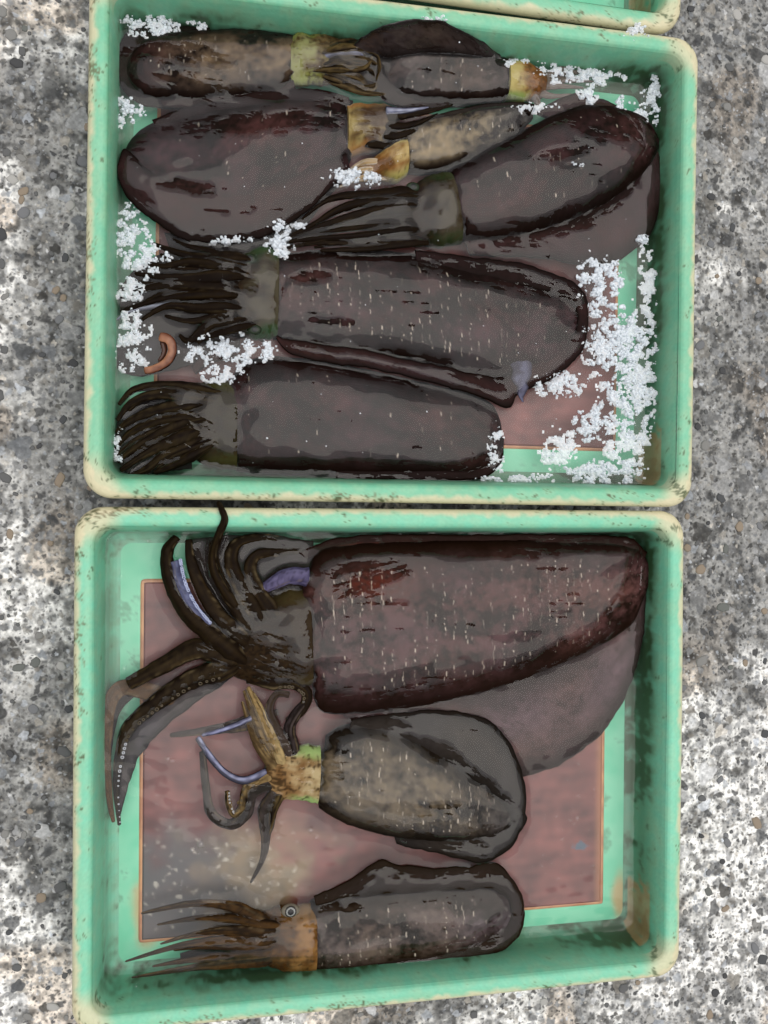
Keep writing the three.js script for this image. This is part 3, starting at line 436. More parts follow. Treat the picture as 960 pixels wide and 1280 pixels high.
// --- lower tray
squid({ tray: 1, sd: 71, at: [590, 780], label: 'huge brown squid filling the top of the lower tray, arms spread to the left',
  skin: { tone: 0.85, flecks: 0.62, light: [0.085, 0.034, 0.028], dark: [0.01, 0.0034, 0.0016], red: [0.2, -0.52, 0.1, 0.16] },
  mantle: { h: FLOOR + 0.02, H: 0.03, p: 3.8, pa: 7, pb: 2.5, st: [[380, 705, 388, 882], [402, 684, 408, 892], [450, 677, 455, 892], [500, 675, 505, 887], [550, 674, 555, 877], [600, 673, 605, 865], [650, 673, 655, 849], [700, 675, 705, 828], [745, 676, 752, 806], [780, 679, 787, 782], [797, 686, 800, 756], [806, 700, 807, 736]] },
  fins: [{ h: W - 0.002, H: 0.0025, tone: 1, light: [0.12, 0.062, 0.055], st: [[420, 885, 440, 905], [480, 882, 520, 945], [540, 872, 590, 968], [600, 860, 650, 971], [660, 842, 710, 950], [710, 820, 760, 908], [750, 792, 790, 850], [785, 760, 806, 780], [794, 720, 809, 716]] },
    { h: W + 0.002, H: 0.003, tone: 0.2, st: [[385, 700, 372, 690], [440, 684, 438, 670], [600, 682, 600, 668], [700, 684, 705, 668], [770, 694, 782, 671], [795, 715, 808, 690]] }],
  head: { h: FLOOR + 0.02, H: 0.026, p: 2.7, st: [[385, 735, 390, 858], [368, 735, 374, 862], [348, 738, 350, 860], [326, 746, 322, 856], [304, 760, 296, 848], [284, 778, 276, 834]] },
  headSkin: { a: [0.026, 0.016, 0.008], b: [0.011, 0.006, 0.0025], c: [0.05, 0.038, 0.013], ck: 0.7, spots: 0.55 }, armCol: [0.007, 0.0036, 0.0018], armCol2: [0.018, 0.0105, 0.0038],
  eyes: [],
  webs: [{ h: W + 0.001, st: [[238, 676, 262, 775], [268, 670, 300, 785], [310, 668, 330, 770], [350, 670, 355, 748], [392, 676, 390, 738]], tone: 0.4, label: 'dark skin between the arms' }, { h: W - 0.007, st: [[280, 832, 292, 846], [235, 852, 262, 868], [195, 882, 222, 896], [168, 905, 190, 925], [155, 935, 172, 952], [149, 975, 161, 982], [147, 1015, 151, 1018]], tone: 0.9, label: 'grey skin web along a lower arm' }, { h: W - 0.009, st: [[196, 858, 196, 876], [165, 848, 168, 872], [142, 862, 150, 890], [133, 900, 143, 915], [132, 940, 139, 945]], tone: 0.9, label: 'grey skin web by the wall' }],
  arms: [{ pts: [[292, 815, W + 0.014], [262, 790, W + 0.012], [232, 760, W + 0.01], [213, 724, W + 0.008], [209, 690, W + 0.003], [222, 671, W]], r0: 0.011, r1: 0.004, k: 0.35 },
    { name: 'tentacle', pts: [[262, 782, W + 0.016], [242, 758, W + 0.016], [228, 730, W + 0.014], [221, 700, W + 0.008]], r0: 0.004, r1: 0.0055, flat: 0.55, col: [0.035, 0.035, 0.075], col2: [0.14, 0.155, 0.26], k: 0.35, label: 'pale blue underside of an arm', suckers: 44, pale: 1, suckCol: [0.34, 0.37, 0.52] },
    { pts: [[300, 795, W + 0.014], [272, 768, W + 0.012], [250, 732, W + 0.009], [238, 698, W + 0.005], [236, 674, W]], r0: 0.008, r1: 0.003 },
    { pts: [[312, 782, W + 0.014], [287, 748, W + 0.012], [270, 712, W + 0.008], [264, 678, W + 0.002]], r0: 0.008, r1: 0.003 },
    { name: 'tentacle', pts: [[296, 760, W + 0.016], [272, 722, W + 0.016], [266, 696, W + 0.016], [274, 668, RIM - 0.004], [281, 650, RIM + 0.003], [277, 636, RIM + 0.002], [273, 628, RIM - 0.01]], r0: 0.005, r1: 0.0022, label: 'thin arm lying over the tray rim' },
    { pts: [[322, 770, W + 0.014], [304, 738, W + 0.011], [290, 706, W + 0.007], [296, 680, W + 0.003], [330, 672, W], [368, 678, W - 0.002]], r0: 0.008, r1: 0.003 },
    { pts: [[338, 762, W + 0.014], [322, 738, W + 0.011], [312, 712, W + 0.007], [322, 693, W + 0.004], [352, 690, W + 0.001], [378, 688, W]], r0: 0.007, r1: 0.003 },
    { pts: [[284, 822, W + 0.012], [246, 812, W + 0.008], [205, 832, W + 0.004], [160, 856, W - 0.001]], r0: 0.011, r1: 0.006, flat: 0.6, k: 0.3, col2: [0.03, 0.019, 0.008] },
    { pts: [[282, 834, W + 0.01], [236, 850, W + 0.005], [192, 880, W + 0.001], [160, 910, W - 0.001], [149, 945, W - 0.003], [145, 985, W - 0.006], [149, 1032, W - 0.01]], r0: 0.01, r1: 0.0015, flat: 0.6, col2: [0.035, 0.023, 0.01], suckers: 40, side: -1 },
    { pts: [[205, 870, W - 0.006], [160, 858, W - 0.008], [140, 872, W - 0.006], [134, 905, W - 0.004], [133, 945, W - 0.004], [137, 1000, W - 0.009], [142, 1028, W - 0.012]], r0: 0.008, r1: 0.0015, flat: 0.5, col: [0.06, 0.035, 0.018], col2: [0.12, 0.06, 0.025] },
    { pts: [[340, 852, W + 0.008], [366, 852, W + 0.008], [384, 866, W + 0.006], [378, 888, W + 0.004], [358, 902, W + 0.002]], r0: 0.0075, r1: 0.003, suckers: 20, suckCol: [0.1, 0.09, 0.08] },
    { name: 'funnel', pts: [[386, 722, W + 0.012], [362, 720, W + 0.014], [340, 730, W + 0.013], [326, 738, W + 0.01]], r0: 0.009, r1: 0.004, flat: 0.6, col: [0.045, 0.038, 0.08], col2: [0.15, 0.13, 0.23], k: 0.35, label: 'lavender funnel showing beside the head' }] });
squid({ tray: 1, sd: 81, at: [520, 985], label: 'middle squid of the lower tray, speckled mantle, pale tan head and looped arms',
  skin: { tone: 0.85, flecks: 0.6, gold: 0.45, light: [0.055, 0.042, 0.032], dark: [0.0065, 0.0038, 0.002] },
  mantle: { h: FLOOR + 0.021, H: 0.023, p: 3, pa: 2.5, pb: 7, st: [[408, 918, 398, 1010], [430, 905, 424, 1025], [470, 904, 460, 1038], [510, 917, 500, 1046], [550, 938, 545, 1050], [590, 965, 585, 1048], [620, 989, 618, 1042], [640, 1012, 640, 1035], [647, 1022, 647, 1028]] },
  fins: [{ h: W + 0.003, H: 0.0028, tone: 0.5, st: [[436, 912, 440, 900], [490, 925, 500, 891], [540, 948, 560, 888], [585, 975, 610, 900], [618, 1000, 643, 938], [634, 1018, 657, 984], [640, 1028, 657, 1016], [646, 1032, 654, 1036]] },
    { h: W + 0.003, H: 0.0028, tone: 0.3, st: [[490, 1036, 496, 1056], [545, 1040, 550, 1068], [590, 1040, 606, 1078], [620, 1034, 640, 1058], [638, 1026, 657, 1028], [642, 1020, 656, 1016]] }],
  head: { h: FLOOR + 0.021, H: 0.019, p: 2.6, st: [[400, 930, 396, 1004], [388, 931, 386, 1002], [370, 932, 370, 1000], [352, 934, 350, 998], [334, 944, 328, 984]] },
  headSkin: { a: [0.36, 0.28, 0.15], b: [0.25, 0.15, 0.065], c: [0.26, 0.38, 0.13], ck: 0.9, spots: 0.85 }, armCol: [0.05, 0.03, 0.012], armCol2: [0.3, 0.2, 0.085],
  arms: [{ pts: [[350, 944, W + 0.008], [334, 912, W + 0.008], [322, 884, W + 0.006], [310, 858, W + 0.002]], r0: 0.006, r1: 0.002, k: 0.5 }, { pts: [[342, 946, W + 0.007], [326, 916, W + 0.007], [315, 888, W + 0.004], [306, 862, W]], r0: 0.005, r1: 0.002, k: 0.1 }, { pts: [[360, 938, W + 0.006], [346, 914, W + 0.007], [336, 888, W + 0.005], [345, 868, W + 0.003], [362, 868, W]], r0: 0.005, r1: 0.003, col: [0.03, 0.02, 0.012], col2: MAUVE },
    { pts: [[366, 934, W + 0.004], [362, 910, W + 0.005], [372, 890, W + 0.005], [388, 872, W + 0.003]], r0: 0.006, r1: 0.004, col: BROWN, col2: MAUVE },
    { pts: [[352, 950, W + 0.009], [342, 922, W + 0.009], [332, 896, W + 0.006], [316, 866, W + 0.003]], r0: 0.0055, r1: 0.0018, k: 0.75, col2: [0.36, 0.26, 0.12] }, { pts: [[340, 956, W + 0.008], [322, 930, W + 0.008], [312, 905, W + 0.005], [303, 876, W]], r0: 0.005, r1: 0.0016, k: 0.2 }, { pts: [[338, 970, W + 0.007], [322, 978, W + 0.005], [312, 996, W + 0.002], [296, 1004, W]], r0: 0.0045, r1: 0.0014, k: 0.4 }, { pts: [[350, 992, W + 0.005], [342, 1012, W + 0.002], [338, 1036, W - 0.002], [330, 1058, W - 0.006]], r0: 0.0055, r1: 0.001, col: BROWN, col2: [0.12, 0.08, 0.03], k: 0.4 },
    { name: 'tentacle', pts: [[334, 964, W + 0.006], [306, 975, W + 0.005], [282, 966, W + 0.003], [262, 944, W], [247, 921, W - 0.003]], r0: 0.0042, r1: 0.003, col: [0.26, 0.26, 0.46], col2: [0.32, 0.335, 0.49], k: 0.5, wet: 1, label: 'pale lavender blue tentacle' },
    { pts: [[336, 978, W + 0.004], [314, 992, W + 0.002], [308, 1016, W - 0.001], [288, 1030, W - 0.002], [264, 1016, W - 0.002], [257, 980, W - 0.003], [253, 938, W - 0.004]], r0: 0.006, r1: 0.003, col: [0.018, 0.015, 0.012], col2: MAUVE, k: 0.2 },
    { pts: [[330, 972, W + 0.004], [310, 982, W + 0.004], [303, 1008, W + 0.002], [292, 1018, W + 0.001], [285, 1004, W], [284, 988, W]], r0: 0.004, r1: 0.0025, col: BROWN, suckers: 22, suckCol: [0.35, 0.34, 0.35] },
    { pts: [[345, 990, W + 0.004], [330, 1014, W + 0.001], [332, 1046, W - 0.003], [328, 1074, W - 0.006], [313, 1104, W - 0.012]], r0: 0.0075, r1: 0.001, col: [0.02, 0.016, 0.012], col2: MAUVE, k: 0.2, flat: 0.5 },
    { pts: [[318, 900, W + 0.001], [288, 908, W - 0.001], [250, 914, W - 0.003], [212, 919, W - 0.008]], r0: 0.0075, r1: 0.002, col: [0.03, 0.024, 0.02], col2: MAUVE, flat: 0.5 },
    { name: 'tentacle', pts: [[318, 896, W + 0.005], [300, 904, W + 0.004], [276, 913, W + 0.001], [252, 919, W - 0.002]], r0: 0.0032, r1: 0.002, col: [0.26, 0.26, 0.46], col2: [0.32, 0.335, 0.49], k: 0.5, wet: 1, label: 'pale blue edge of an arm' }] });
squid({ tray: 1, sd: 91, at: [510, 1155], label: 'lowest squid in the lower tray, amber head with its round eye showing',
  skin: { tone: 0.9, flecks: 0.62, gold: 0.2, light: [0.07, 0.044, 0.038], dark: [0.01, 0.005, 0.0016] },
  mantle: { h: FLOOR + 0.014, H: 0.022, p: 3.4, pa: 7, pb: 2.5, st: [[390, 1126, 393, 1215], [420, 1116, 425, 1213], [470, 1110, 475, 1207], [520, 1106, 525, 1201], [570, 1104, 575, 1192], [608, 1102, 612, 1180], [632, 1110, 634, 1164], [644, 1124, 645, 1144]] },
  fins: [{ h: W + 0.002, H: 0.003, tone: 0.2, st: [[395, 1132, 392, 1120], [430, 1124, 436, 1100], [462, 1120, 472, 1075], [490, 1118, 492, 1079], [540, 1115, 545, 1084], [585, 1112, 595, 1082], [615, 1112, 618, 1077], [632, 1122, 645, 1102], [638, 1136, 655, 1126], [640, 1144, 654, 1144]] }, { h: W, tone: 0.2, st: [[470, 1198, 475, 1211], [560, 1184, 565, 1201], [605, 1172, 620, 1190], [628, 1156, 648, 1172], [638, 1140, 655, 1146], [640, 1130, 654, 1126]] }],
  head: { h: FLOOR + 0.015, H: 0.02, p: 2.6, st: [[394, 1128, 394, 1212], [380, 1130, 380, 1212], [360, 1130, 362, 1212], [342, 1134, 344, 1210], [322, 1142, 324, 1204]] },
  headSkin: { a: [0.2, 0.1, 0.03], b: [0.07, 0.032, 0.008], c: [0.1, 0.055, 0.01], ck: 0.6, spots: 0.8 }, armCol: [0.014, 0.008, 0.004], armCol2: [0.075, 0.036, 0.01], webs: [{ h: W - 0.008, tone: 0.9, st: [[330, 1170, 330, 1206], [290, 1176, 292, 1208], [255, 1184, 256, 1204], [225, 1192, 226, 1202]], label: 'grey skin between the arms' }], eyes: [[363, 1138, W + 0.009, 0.0072]],
  arms: [{ pts: [[322, 1149, W + 0.005], [292, 1134, W + 0.002], [240, 1130, W - 0.003], [176, 1142, W - 0.008]], r0: 0.0075, r1: 0.0012, flat: 0.6 }, { pts: [[332, 1156, W + 0.007], [290, 1148, W + 0.003], [245, 1148, W - 0.002], [196, 1156, W - 0.007]], r0: 0.006 }, { pts: [[332, 1165, W + 0.008], [288, 1162, W + 0.004], [240, 1168, W - 0.002], [200, 1180, W - 0.006]], r0: 0.006 }, { pts: [[332, 1174, W + 0.008], [285, 1174, W + 0.003], [225, 1182, W - 0.003], [156, 1202, W - 0.008]], r0: 0.0065 }, { pts: [[332, 1182, W + 0.007], [290, 1184, W + 0.004], [250, 1184, W + 0.001], [217, 1188, W]], r0: 0.005 }, { pts: [[332, 1190, W + 0.006], [288, 1194, W + 0.002], [235, 1200, W - 0.003], [190, 1208, W - 0.006]], r0: 0.007, flat: 0.6 }, { pts: [[334, 1198, W + 0.005], [288, 1204, W + 0.001], [235, 1210, W - 0.004], [164, 1222, W - 0.008]], r0: 0.007, flat: 0.6 }] });

/* ---------- water: the pool in each tray and the film that it leaves on the squid ---------- */
const waterMat = new THREE.MeshPhysicalMaterial({ color: 0xffffff, roughness: 0.012, transmission: 1, thickness: 0, ior: 1.375, metalness: 0 });
// dry patches of skin in the photograph: x, y, half length, half width, tilt (degrees)
const BARE = [[[330, 150, 105, 13, -9], [425, 130, 26, 9, 10], [240, 232, 34, 7, 3], [170, 240, 20, 6, 30], [215, 62, 60, 12, 0], [235, 104, 34, 11, 15], [320, 112, 40, 5, 0], [745, 155, 55, 20, 12], [700, 195, 38, 6, -12], [610, 342, 105, 13, 8], [395, 345, 28, 5, -5], [380, 316, 28, 4, 0], [420, 456, 110, 9, 7], [470, 586, 175, 8, 0], [600, 578, 24, 9, -25], [215, 540, 40, 32, 20], [255, 572, 40, 12, 10], [255, 360, 34, 40, 0], [298, 350, 20, 9, 20], [440, 315, 70, 5, 0], [510, 235, 15, 8, 0], [620, 302, 60, 8, -8], [690, 284, 60, 10, -16], [760, 250, 50, 11, -33], [806, 205, 32, 12, -62], [785, 160, 30, 14, 40], [728, 400, 8, 40, 0], [470, 440, 110, 6, 5], [600, 476, 40, 6, 15]],
  [[462, 725, 42, 14, -16], [600, 690, 85, 7, 2], [440, 710, 40, 6, -10], [590, 676, 200, 8, 0], [300, 815, 60, 26, 20], [250, 740, 50, 30, 55], [330, 750, 30, 12, 0], [530, 1093, 46, 11, 4], [430, 1118, 40, 10, -25], [500, 1204, 125, 9, -6], [615, 1172, 26, 12, -28], [610, 1092, 30, 8, 0], [300, 1160, 40, 20, 5], [350, 965, 60, 40, 0], [540, 1058, 60, 8, 4], [790, 760, 18, 60, 8], [440, 880, 70, 15, -1], [530, 872, 75, 15, -7], [620, 850, 65, 14, -14], [700, 818, 55, 13, -24], [760, 780, 40, 13, -45], [792, 725, 34, 12, -80], [470, 905, 50, 8, 6], [550, 940, 50, 8, 26], [612, 982, 36, 7, 38], [600, 1046, 40, 6, -12]]];
function waterFor(i, tray, label) {
  const cell = 0.00115, mg = 0.0225, nx = Math.round((TW - 2 * mg) / cell), nq = Math.round((TD - 2 * mg) / cell), inv = tray.matrixWorld.clone().invert(), v = new THREE.Vector3();
  const X0 = -(TW / 2 - mg), Z0 = -(TD / 2 - mg), h = new Float32Array((nx + 1) * (nq + 1)).fill(FLOOR), at = (a, b) => b * (nx + 1) + a;
  for (const [p, ix] of solids[i]) {
    const q = new Float32Array(p.length);
    for (let k = 0; k < p.length; k += 3) { v.set(p[k], p[k + 1], p[k + 2]).applyMatrix4(inv); q[k] = (v.x - X0) / cell; q[k + 1] = v.y; q[k + 2] = (v.z - Z0) / cell; }
    for (let k = 0; k < ix.length; k += 3) {
      const A = ix[k] * 3, B = ix[k + 1] * 3, C = ix[k + 2] * 3, d = (q[B] - q[A]) * (q[C + 2] - q[A + 2]) - (q[C] - q[A]) * (q[B + 2] - q[A + 2]);
      if (Math.abs(d) < 1e-9) continue;
      const a0 = Math.max(0, Math.ceil(Math.min(q[A], q[B], q[C]))), a1 = Math.min(nx, Math.floor(Math.max(q[A], q[B], q[C]))), b0 = Math.max(0, Math.ceil(Math.min(q[A + 2], q[B + 2], q[C + 2]))), b1 = Math.min(nq, Math.floor(Math.max(q[A + 2], q[B + 2], q[C + 2])));
      for (let b = b0; b <= b1; b++) for (let a = a0; a <= a1; a++) {
        const u = ((a - q[A]) * (q[C + 2] - q[A + 2]) - (q[C] - q[A]) * (b - q[A + 2])) / d, w = ((q[B] - q[A]) * (b - q[A + 2]) - (a - q[A]) * (q[B + 2] - q[A + 2])) / d;
        if (u < -1e-6 || w < -1e-6 || u + w > 1 + 1e-6) continue;
        const y = q[A + 1] + u * (q[B + 1] - q[A + 1]) + w * (q[C + 1] - q[A + 1]), o = at(a, b); if (y > h[o]) h[o] = y;
      }
    }
  }
  const blur = (src, r, times) => {
    let s = src;
    for (let t = 0; t < times; t++) for (const dir of [0, 1]) {
      const o = new Float32Array(s.length), n = dir ? nq : nx, m = dir ? nx : nq;
      for (let b = 0; b <= m; b++) { const g = (k) => s[dir ? at(b, clamp(k, 0, n)) : at(clamp(k, 0, n), b)]; let sum = 0; for (let k = -r; k <= r; k++) sum += g(k); for (let k = 0; k <= n; k++) { o[dir ? at(b, k) : at(k, b)] = sum / (2 * r + 1); sum += g(k + r + 1) - g(k - r); } }
      s = o;
    }
    return s;
  };
  const top = h.map((y) => Math.max(y, WATER - 0.0006)), hs = blur(top, 2, 2), wide = blur(top, 5, 2), dry = new Float32Array(h.length);
  for (const [x, y, a, b, deg] of BARE[i]) {
    const c = px(x, y, WATER + 0.012).applyMatrix4(inv), sc = 0.8 / FOCAL * 1.0, an = deg * Math.PI / 180, ca = Math.cos(an), sa = Math.sin(an), R = Math.ceil(a * sc * 1.6 / cell), cx = (c.x - X0) / cell, cz = (c.z - Z0) / cell;
    for (let q = Math.max(0, Math.floor(cz - R)); q <= Math.min(nq, cz + R); q++) for (let p = Math.max(0, Math.floor(cx - R)); p <= Math.min(nx, cx + R); p++) {
      const dx = (p - cx) * cell, dz = (q - cz) * cell, u = (dx * ca + dz * sa) / (a * sc), w = (-dx * sa + dz * ca) / (b * sc), n = fbm((dx * ca + dz * sa) * 55, (-dx * sa + dz * ca) * 300, i + a);
      const k = sst(1.0, 0.85, Math.hypot(u, w) - 0.95 * n - 0.25 * nz(dx * 500, dz * 700, i)); dry[at(p, q)] = Math.max(dry[at(p, q)], k);
    }
  }
  let f = new Float32Array(h.length);
  for (let b = 0; b <= nq; b++) for (let a = 0; a <= nx; a++) {
    const o = at(a, b), gx = (hs[at(Math.min(nx, a + 2), b)] - hs[at(Math.max(0, a - 2), b)]) / (4 * cell), gz = (hs[at(a, Math.min(nq, b + 2))] - hs[at(a, Math.max(0, b - 2))]) / (4 * cell), sl = Math.hypot(gx, gz);
    const x = a * cell, z = b * cell, n = fbm(x * 55, z * 130, i) + 0.5 * nz(x * 240, z * 420, i);
    const n2 = nz(x * 90, z * 90, i + 8); const t = 0.0006 + 0.0003 * n - 0.0024 * sst(0.62, 1.1, sl + 0.35 * n + 0.25 * n2) - 0.0024 * Math.max(dry[o], h[o] > WATER + 0.003 ? sst(0.5, 0.66, nz(x * 16 + 0.6 * n2, z * 210, i + 6) + 0.25 * nz(x * 130, z * 500, i + 2)) * sst(-0.05, 0.25, nz(x * 14, z * 18, i + 4)) : 0);
    f[o] = Math.max(WATER, mix(hs[o], wide[o], 0.35) + t);
  }
  const soft = blur(f, 2, 2), pos = [], nor = [], idx = [], put = new Int32Array(h.length).fill(-1), ok = (o) => f[o] > h[o] - 0.0015;
  const rip = (x, z) => 0.00012 * nz(x * 60, z * 60, i + 3);
  for (let b = 0; b <= nq; b++) for (let a = 0; a <= nx; a++) {
    const o = at(a, b); put[o] = pos.length / 3; const x = X0 + a * cell, z = Z0 + b * cell;
    pos.push(x, f[o] + rip(x, z), z);
    const gx = (soft[at(Math.min(nx, a + 1), b)] - soft[at(Math.max(0, a - 1), b)]) / (2 * cell) + (rip(x + 0.001, z) - rip(x - 0.001, z)) / 0.002, gz = (soft[at(a, Math.min(nq, b + 1))] - soft[at(a, Math.max(0, b - 1))]) / (2 * cell) + (rip(x, z + 0.001) - rip(x, z - 0.001)) / 0.002, l = Math.hypot(gx, 1, gz);
    nor.push(-gx / l, 1 / l, -gz / l);
    if (a && b) { const k = [at(a - 1, b - 1), at(a, b - 1), at(a - 1, b), o]; if (k.some(ok)) idx.push(put[k[0]], put[k[2]], put[k[3]], put[k[0]], put[k[3]], put[k[1]]); }
  }
  const g = geo(pos, idx); g.setAttribute('normal', new THREE.BufferAttribute(new Float32Array(nor), 3));
  const m = mesh(numbered('water'), g, waterMat, scene); m.applyMatrix4(tray.matrixWorld);
  tag(m, label, 'water', null, 'structure');
  return { height: (w) => { const q = w.clone().applyMatrix4(inv), a = clamp(Math.round((q.x - X0) / cell), 0, nx), b = clamp(Math.round((q.z - Z0) / cell), 0, nq); return Math.max(f[at(a, b)], h[at(a, b)]); } };
}
const waterA = waterFor(0, trayA, 'shallow melt water round the squid in the upper tray');
const waterB = waterFor(1, trayB, 'clear water over the red floor panel of the lower tray');

/* ---------- crushed ice, crumbs, bubbles, scrap ---------- */
{
  const patches = [ // x, y, rx, ry, grains, size
    [200, 30, 45, 12, 260, 1], [160, 140, 18, 14, 150, 1], [163, 288, 17, 24, 260, 1.1], [180, 325, 24, 20, 260, 0.9], [160, 362, 15, 14, 120, 0.8], [165, 425, 18, 30, 200, 0.8], [285, 438, 42, 16, 420, 1.1], [280, 468, 20, 10, 120, 0.8], [147, 555, 8, 18, 70, 1], [350, 300, 14, 18, 170, 1.2], [290, 300, 26, 5, 80, 0.9],
    [440, 224, 28, 12, 260, 1.2], [380, 282, 10, 5, 40, 0.8], [695, 90, 22, 10, 150, 0.9], [740, 95, 30, 8, 170, 0.9], [735, 112, 10, 16, 110, 0.9], [815, 120, 9, 34, 260, 1], [800, 145, 14, 10, 80, 0.8], [780, 130, 10, 8, 70, 1],
    [750, 352, 22, 30, 520, 1.3], [765, 420, 28, 40, 800, 1.3], [795, 470, 30, 60, 900, 1.2], [775, 500, 20, 30, 300, 1], [705, 480, 28, 13, 260, 1], [740, 530, 18, 20, 330, 1.2], [755, 590, 40, 12, 420, 1.1], [790, 560, 24, 24, 200, 0.8], [700, 560, 20, 20, 120, 0.8], [805, 300, 8, 5, 60, 1.1], [620, 570, 8, 30, 140, 0.9], [660, 598, 50, 4, 120, 0.8], [810, 370, 8, 60, 140, 0.7], [650, 78, 20, 4, 60, 0.7], [720, 205, 8, 3, 16, 0.7], [665, 135, 30, 5, 70, 0.7], [795, 40, 14, 9, 60, 0.8], [540, 25, 16, 5, 40, 0.7]];
  const M = [], m4 = new THREE.Matrix4(), q = new THREE.Quaternion(), e = new THREE.Euler();
  const grain = (x, y, size, onRim) => {
    const p = px(x, y, WATER), inside = !onRim, hh = onRim ? RIM - 0.0005 : waterA.height(p), w = px(x, y, hh);
    const s = 0.00047 * size * (0.4 + 2.6 * Math.pow(rnd(), 4));
    e.set(rr(0, 6), rr(0, 6), rr(0, 6)); q.setFromEuler(e);
    M.push(m4.compose(new THREE.Vector3(w.x, hh + s * rr(-0.2, 0.9) + 0.004 * Math.max(0, slushAt(x, y)), w.z), q, new THREE.Vector3(s * rr(0.8, 1.7), s * rr(0.6, 1.1), s * rr(0.8, 1.7))).clone());
  };
  const slushAt = (x, y) => { let b = -1; for (const [cx, cy, ax, ay] of patches) { const r = Math.hypot((x - cx) / ax, (y - cy) / ay); if (r < 1.5) b = Math.max(b, 0.22 - r * 0.38); } return b < -0.9 ? b : b + 0.75 * nz(x / 11, y / 11, 3) + 0.5 * nz(x / 4, y / 4, 6) + 0.25 * nz(x / 1.7, y / 1.7, 8); };
  const pos = [], idx = [], st = 1.3, NX = Math.round(690 / st), NY = Math.round(600 / st), id = new Map();   // half-melted slush: a lumpy sheet on the water
  const sv = []; for (let b = 0; b <= NY; b++) for (let a = 0; a <= NX; a++) sv.push(slushAt(140 + a * st, 10 + b * st));
  const vert = (a, b) => { const k = b * (NX + 1) + a; if (!id.has(k)) { const x = 140 + a * st, y = 10 + b * st, p = px(x, y, WATER), rim = y < 44 && x > 500, h0 = rim ? RIM - 0.001 : waterA.height(p), q = px(x, y, h0); id.set(k, pos.length / 3); pos.push(q.x, h0 - 0.0012 + 0.005 * Math.sqrt(Math.max(0, sv[k])) + 0.002 * nz(x / 1.6, y / 1.6, 4) * clamp(sv[k] * 3), q.z); } return id.get(k); };
  for (let b = 0; b < NY; b++) for (let a = 0; a < NX; a++) if (Math.max(sv[b * (NX + 1) + a], sv[b * (NX + 1) + a + 1], sv[(b + 1) * (NX + 1) + a], sv[(b + 1) * (NX + 1) + a + 1]) > 0.02) { const k = [vert(a, b), vert(a + 1, b), vert(a, b + 1), vert(a + 1, b + 1)]; idx.push(k[0], k[2], k[3], k[0], k[3], k[1]); }
  tag(mesh('ice_slush', geo(pos, idx), new THREE.MeshPhysicalMaterial({ color: new THREE.Color().setRGB(0.93, 0.95, 0.98), roughness: 0.55, transmission: 0.35, thickness: 0 }), scene), 'white half melted ice slush floating in the upper tray', 'ice', null, 'stuff');
  for (const [x, y, a, b, n, s] of patches) for (let k = 0, tries = 0; k < n * 2.2 && tries < n * 40; tries++) {
    const an = rnd() * 6.283, r = Math.sqrt(rnd()) * 1.35, gx = x + a * r * Math.cos(an), gy = y + b * r * Math.sin(an);
    if (slushAt(gx, gy) < -0.22 + 0.35 * rnd()) continue;
    grain(gx, gy, s * rr(0.7, 1.2), y < 44 && x > 500); k++;
  }
  for (let k = 0; k < 420; k++) { const x = rr(150, 810), y = rr(50, 590); if (nz(x / 40, y / 40, 9) > -0.1) grain(x, y, rr(0.25, 0.6)); }
  const gm = new THREE.IcosahedronGeometry(1, 1), pp = gm.attributes.position;
  for (let k = 0; k < pp.count; k++) { const w = 1 + 0.35 * nz(pp.getX(k) * 2, pp.getY(k) * 2, pp.getZ(k) * 2); pp.setXYZ(k, pp.getX(k) * w, pp.getY(k) * w, pp.getZ(k) * w); }
  const iceMat = new THREE.MeshPhysicalMaterial({ color: new THREE.Color().setRGB(0.9, 0.94, 0.98), roughness: 0.3, transmission: 0.4, thickness: 0 });
  const ice = new THREE.InstancedMesh(gm, iceMat, M.length); M.forEach((m, k) => ice.setMatrixAt(k, m));
  ice.name = 'crushed_ice'; ice.castShadow = ice.receiveShadow = true; scene.add(ice);
  tag(ice, 'loose white ice grains scattered round the squid in the upper tray', 'ice', null, 'stuff');
}
{ // bubbles on the water of the lower tray
  const glass = new THREE.MeshPhysicalMaterial({ color: 0xffffff, roughness: 0.03, transmission: 1, thickness: 0, ior: 1.6 }), list = [];
  const spots = [[388, 1037, 5], [395, 1047, 3], [251, 1054, 6], [240, 1062, 3], [210, 948, 4], [216, 951, 3], [721, 1022, 4], [712, 1025, 2], [695, 1020, 2.5], [722, 955, 3], [722, 994, 2.5], [702, 1049, 3], [741, 1082, 2.5], [698, 1097, 2.5], [560, 1095, 2], [800, 950, 3], [155, 835, 4], [152, 720, 3.5], [135, 673, 3], [185, 676, 4], [500, 667, 3], [130, 1236, 4], [170, 1233, 3]];
  for (let k = 0; k < 40; k++) { spots.push([rr(660, 745), rr(960, 1120), rr(0.8, 1.8)]); spots.push([rr(180, 320), rr(930, 1120), rr(0.8, 1.8)]); }
  for (const [x, y, r] of spots) { const p = px(x, y, WATER), hh = waterB.height(p); if (hh > WATER + 0.004) continue; const s = new THREE.SphereGeometry(r * 0.00075, 12, 6, 0, 6.2832, 0, 1.5); const w = px(x, y, hh); s.translate(w.x, hh, w.z); list.push(s); }
  tag(mesh('water_bubbles', mergeGeometries(list), glass, scene), 'small clear bubbles on the water of the lower tray', 'bubbles', null, 'stuff');
}
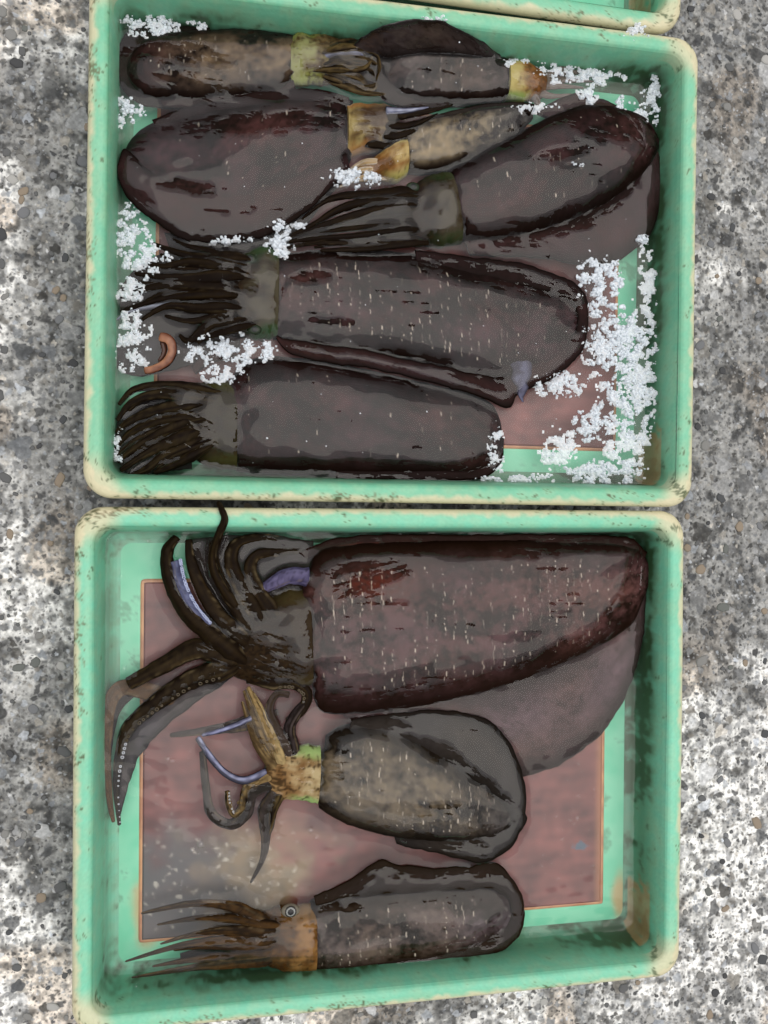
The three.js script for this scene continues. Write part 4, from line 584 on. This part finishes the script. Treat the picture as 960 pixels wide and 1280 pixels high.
{ // the curled scrap among the ice
  const g = new THREE.Group(); g.name = 'flesh_scrap'; scene.add(g); const c = px(203, 440, WATER); g.position.copy(c);
  tag(g, 'small curled orange brown scrap floating by the left wall of the upper tray', 'scrap');
  const body = arm({ pts: [[199, 421, W + 0.003], [211, 425, W + 0.004], [215, 438, W + 0.004], [208, 452, W + 0.003], [192, 461, W + 0.001], [180, 463, W]], r0: 0.0045, r1: 0.003, flat: 0.7, seedz: 4, colour: (u, th, s) => mix3([0.1, 0.03, 0.014], [0.34, 0.15, 0.08], clamp(0.5 + 0.5 * Math.cos(th * 1) + 0.5 * nz(s * 200, th))) });
  body.translate(-c.x, -c.y, -c.z); mesh('curl', body, skinWet, g);
  const flap = arm({ pts: [[203, 427, W + 0.001], [205, 440, W + 0.001], [198, 452, W]], r0: 0.003, r1: 0.0015, flat: 0.6, seedz: 9, colour: () => [0.05, 0.018, 0.01] });
  flap.translate(-c.x, -c.y, -c.z); mesh('inner_flap', flap, skinWet, g);
}

/* ---------- stones standing out of the concrete ---------- */
{
  const variants = [], N = 7;
  for (let k = 0; k < N; k++) { const g = mergeVertices(new THREE.IcosahedronGeometry(1, 1).deleteAttribute('normal').deleteAttribute('uv')), p = g.attributes.position; for (let i = 0; i < p.count; i++) { const w = 1 + 0.42 * nz(p.getX(i) * 1.3 + k * 5, p.getY(i) * 1.3, p.getZ(i) * 1.3); p.setXYZ(i, p.getX(i) * w, Math.min(0.5, p.getY(i) * w), p.getZ(i) * w); } g.computeVertexNormals(); variants.push(g); }
  const mats = [[0.06, 0.062, 0.065], [0.1, 0.1, 0.1], [0.15, 0.152, 0.158], [0.05, 0.05, 0.052], [0.2, 0.195, 0.185], [0.24, 0.19, 0.14], [0.36, 0.35, 0.33], [0.12, 0.125, 0.115]].map((c) => new THREE.MeshStandardMaterial({ color: new THREE.Color().setRGB(...c), roughness: 0.85, bumpMap: cBump, bumpScale: 0.0006 }));
  const spots = [];
  for (let t = 0; t < 6000 && spots.length < 640; t++) {
    const x = rr(-20, 980), y = rr(-20, 1300), p = px(x, y, 0);
    let bad = false; for (const [tx, tz] of TRAY) if (Math.abs(p.x - tx) < TW / 2 - 0.012 && Math.abs(p.z - tz) < TD / 2 - 0.012) bad = true;
    if (bad) continue;
    const r = 0.002 + 0.0048 * Math.pow(rnd(), 2.4);
    if (spots.some((s) => Math.hypot(s.p.x - p.x, s.p.z - p.z) < (s.r + r) * 0.95)) continue;
    spots.push({ p, r });
  }
  spots.sort((a, b) => b.r - a.r);
  const rest = [];
  spots.forEach(({ p, r }, i) => {
    const g = variants[i % N], sx = r * rr(0.8, 1.25), sz = r * rr(0.65, 1), sy = r * 0.5, ro = rr(0, 6.28);
    if (i < 300) { const s = mesh('stone', g, mats[Math.floor(Math.pow(rnd(), 1.15) * 8)], ground); s.scale.set(sx, sy, sz); s.rotation.y = ro; s.position.set(p.x, 0.0006 - sy * 0.28, p.z); }
    else { const k = g.clone(); k.scale(sx, sy, sz); k.rotateY(ro); k.translate(p.x, 0.0006 - sy * 0.28, p.z); rest.push(k); }
  });
  const small = mesh('gravel', mergeGeometries(rest), mats[1], ground); small.userData.kind = 'stuff';
}
renderer.render(scene, camera);
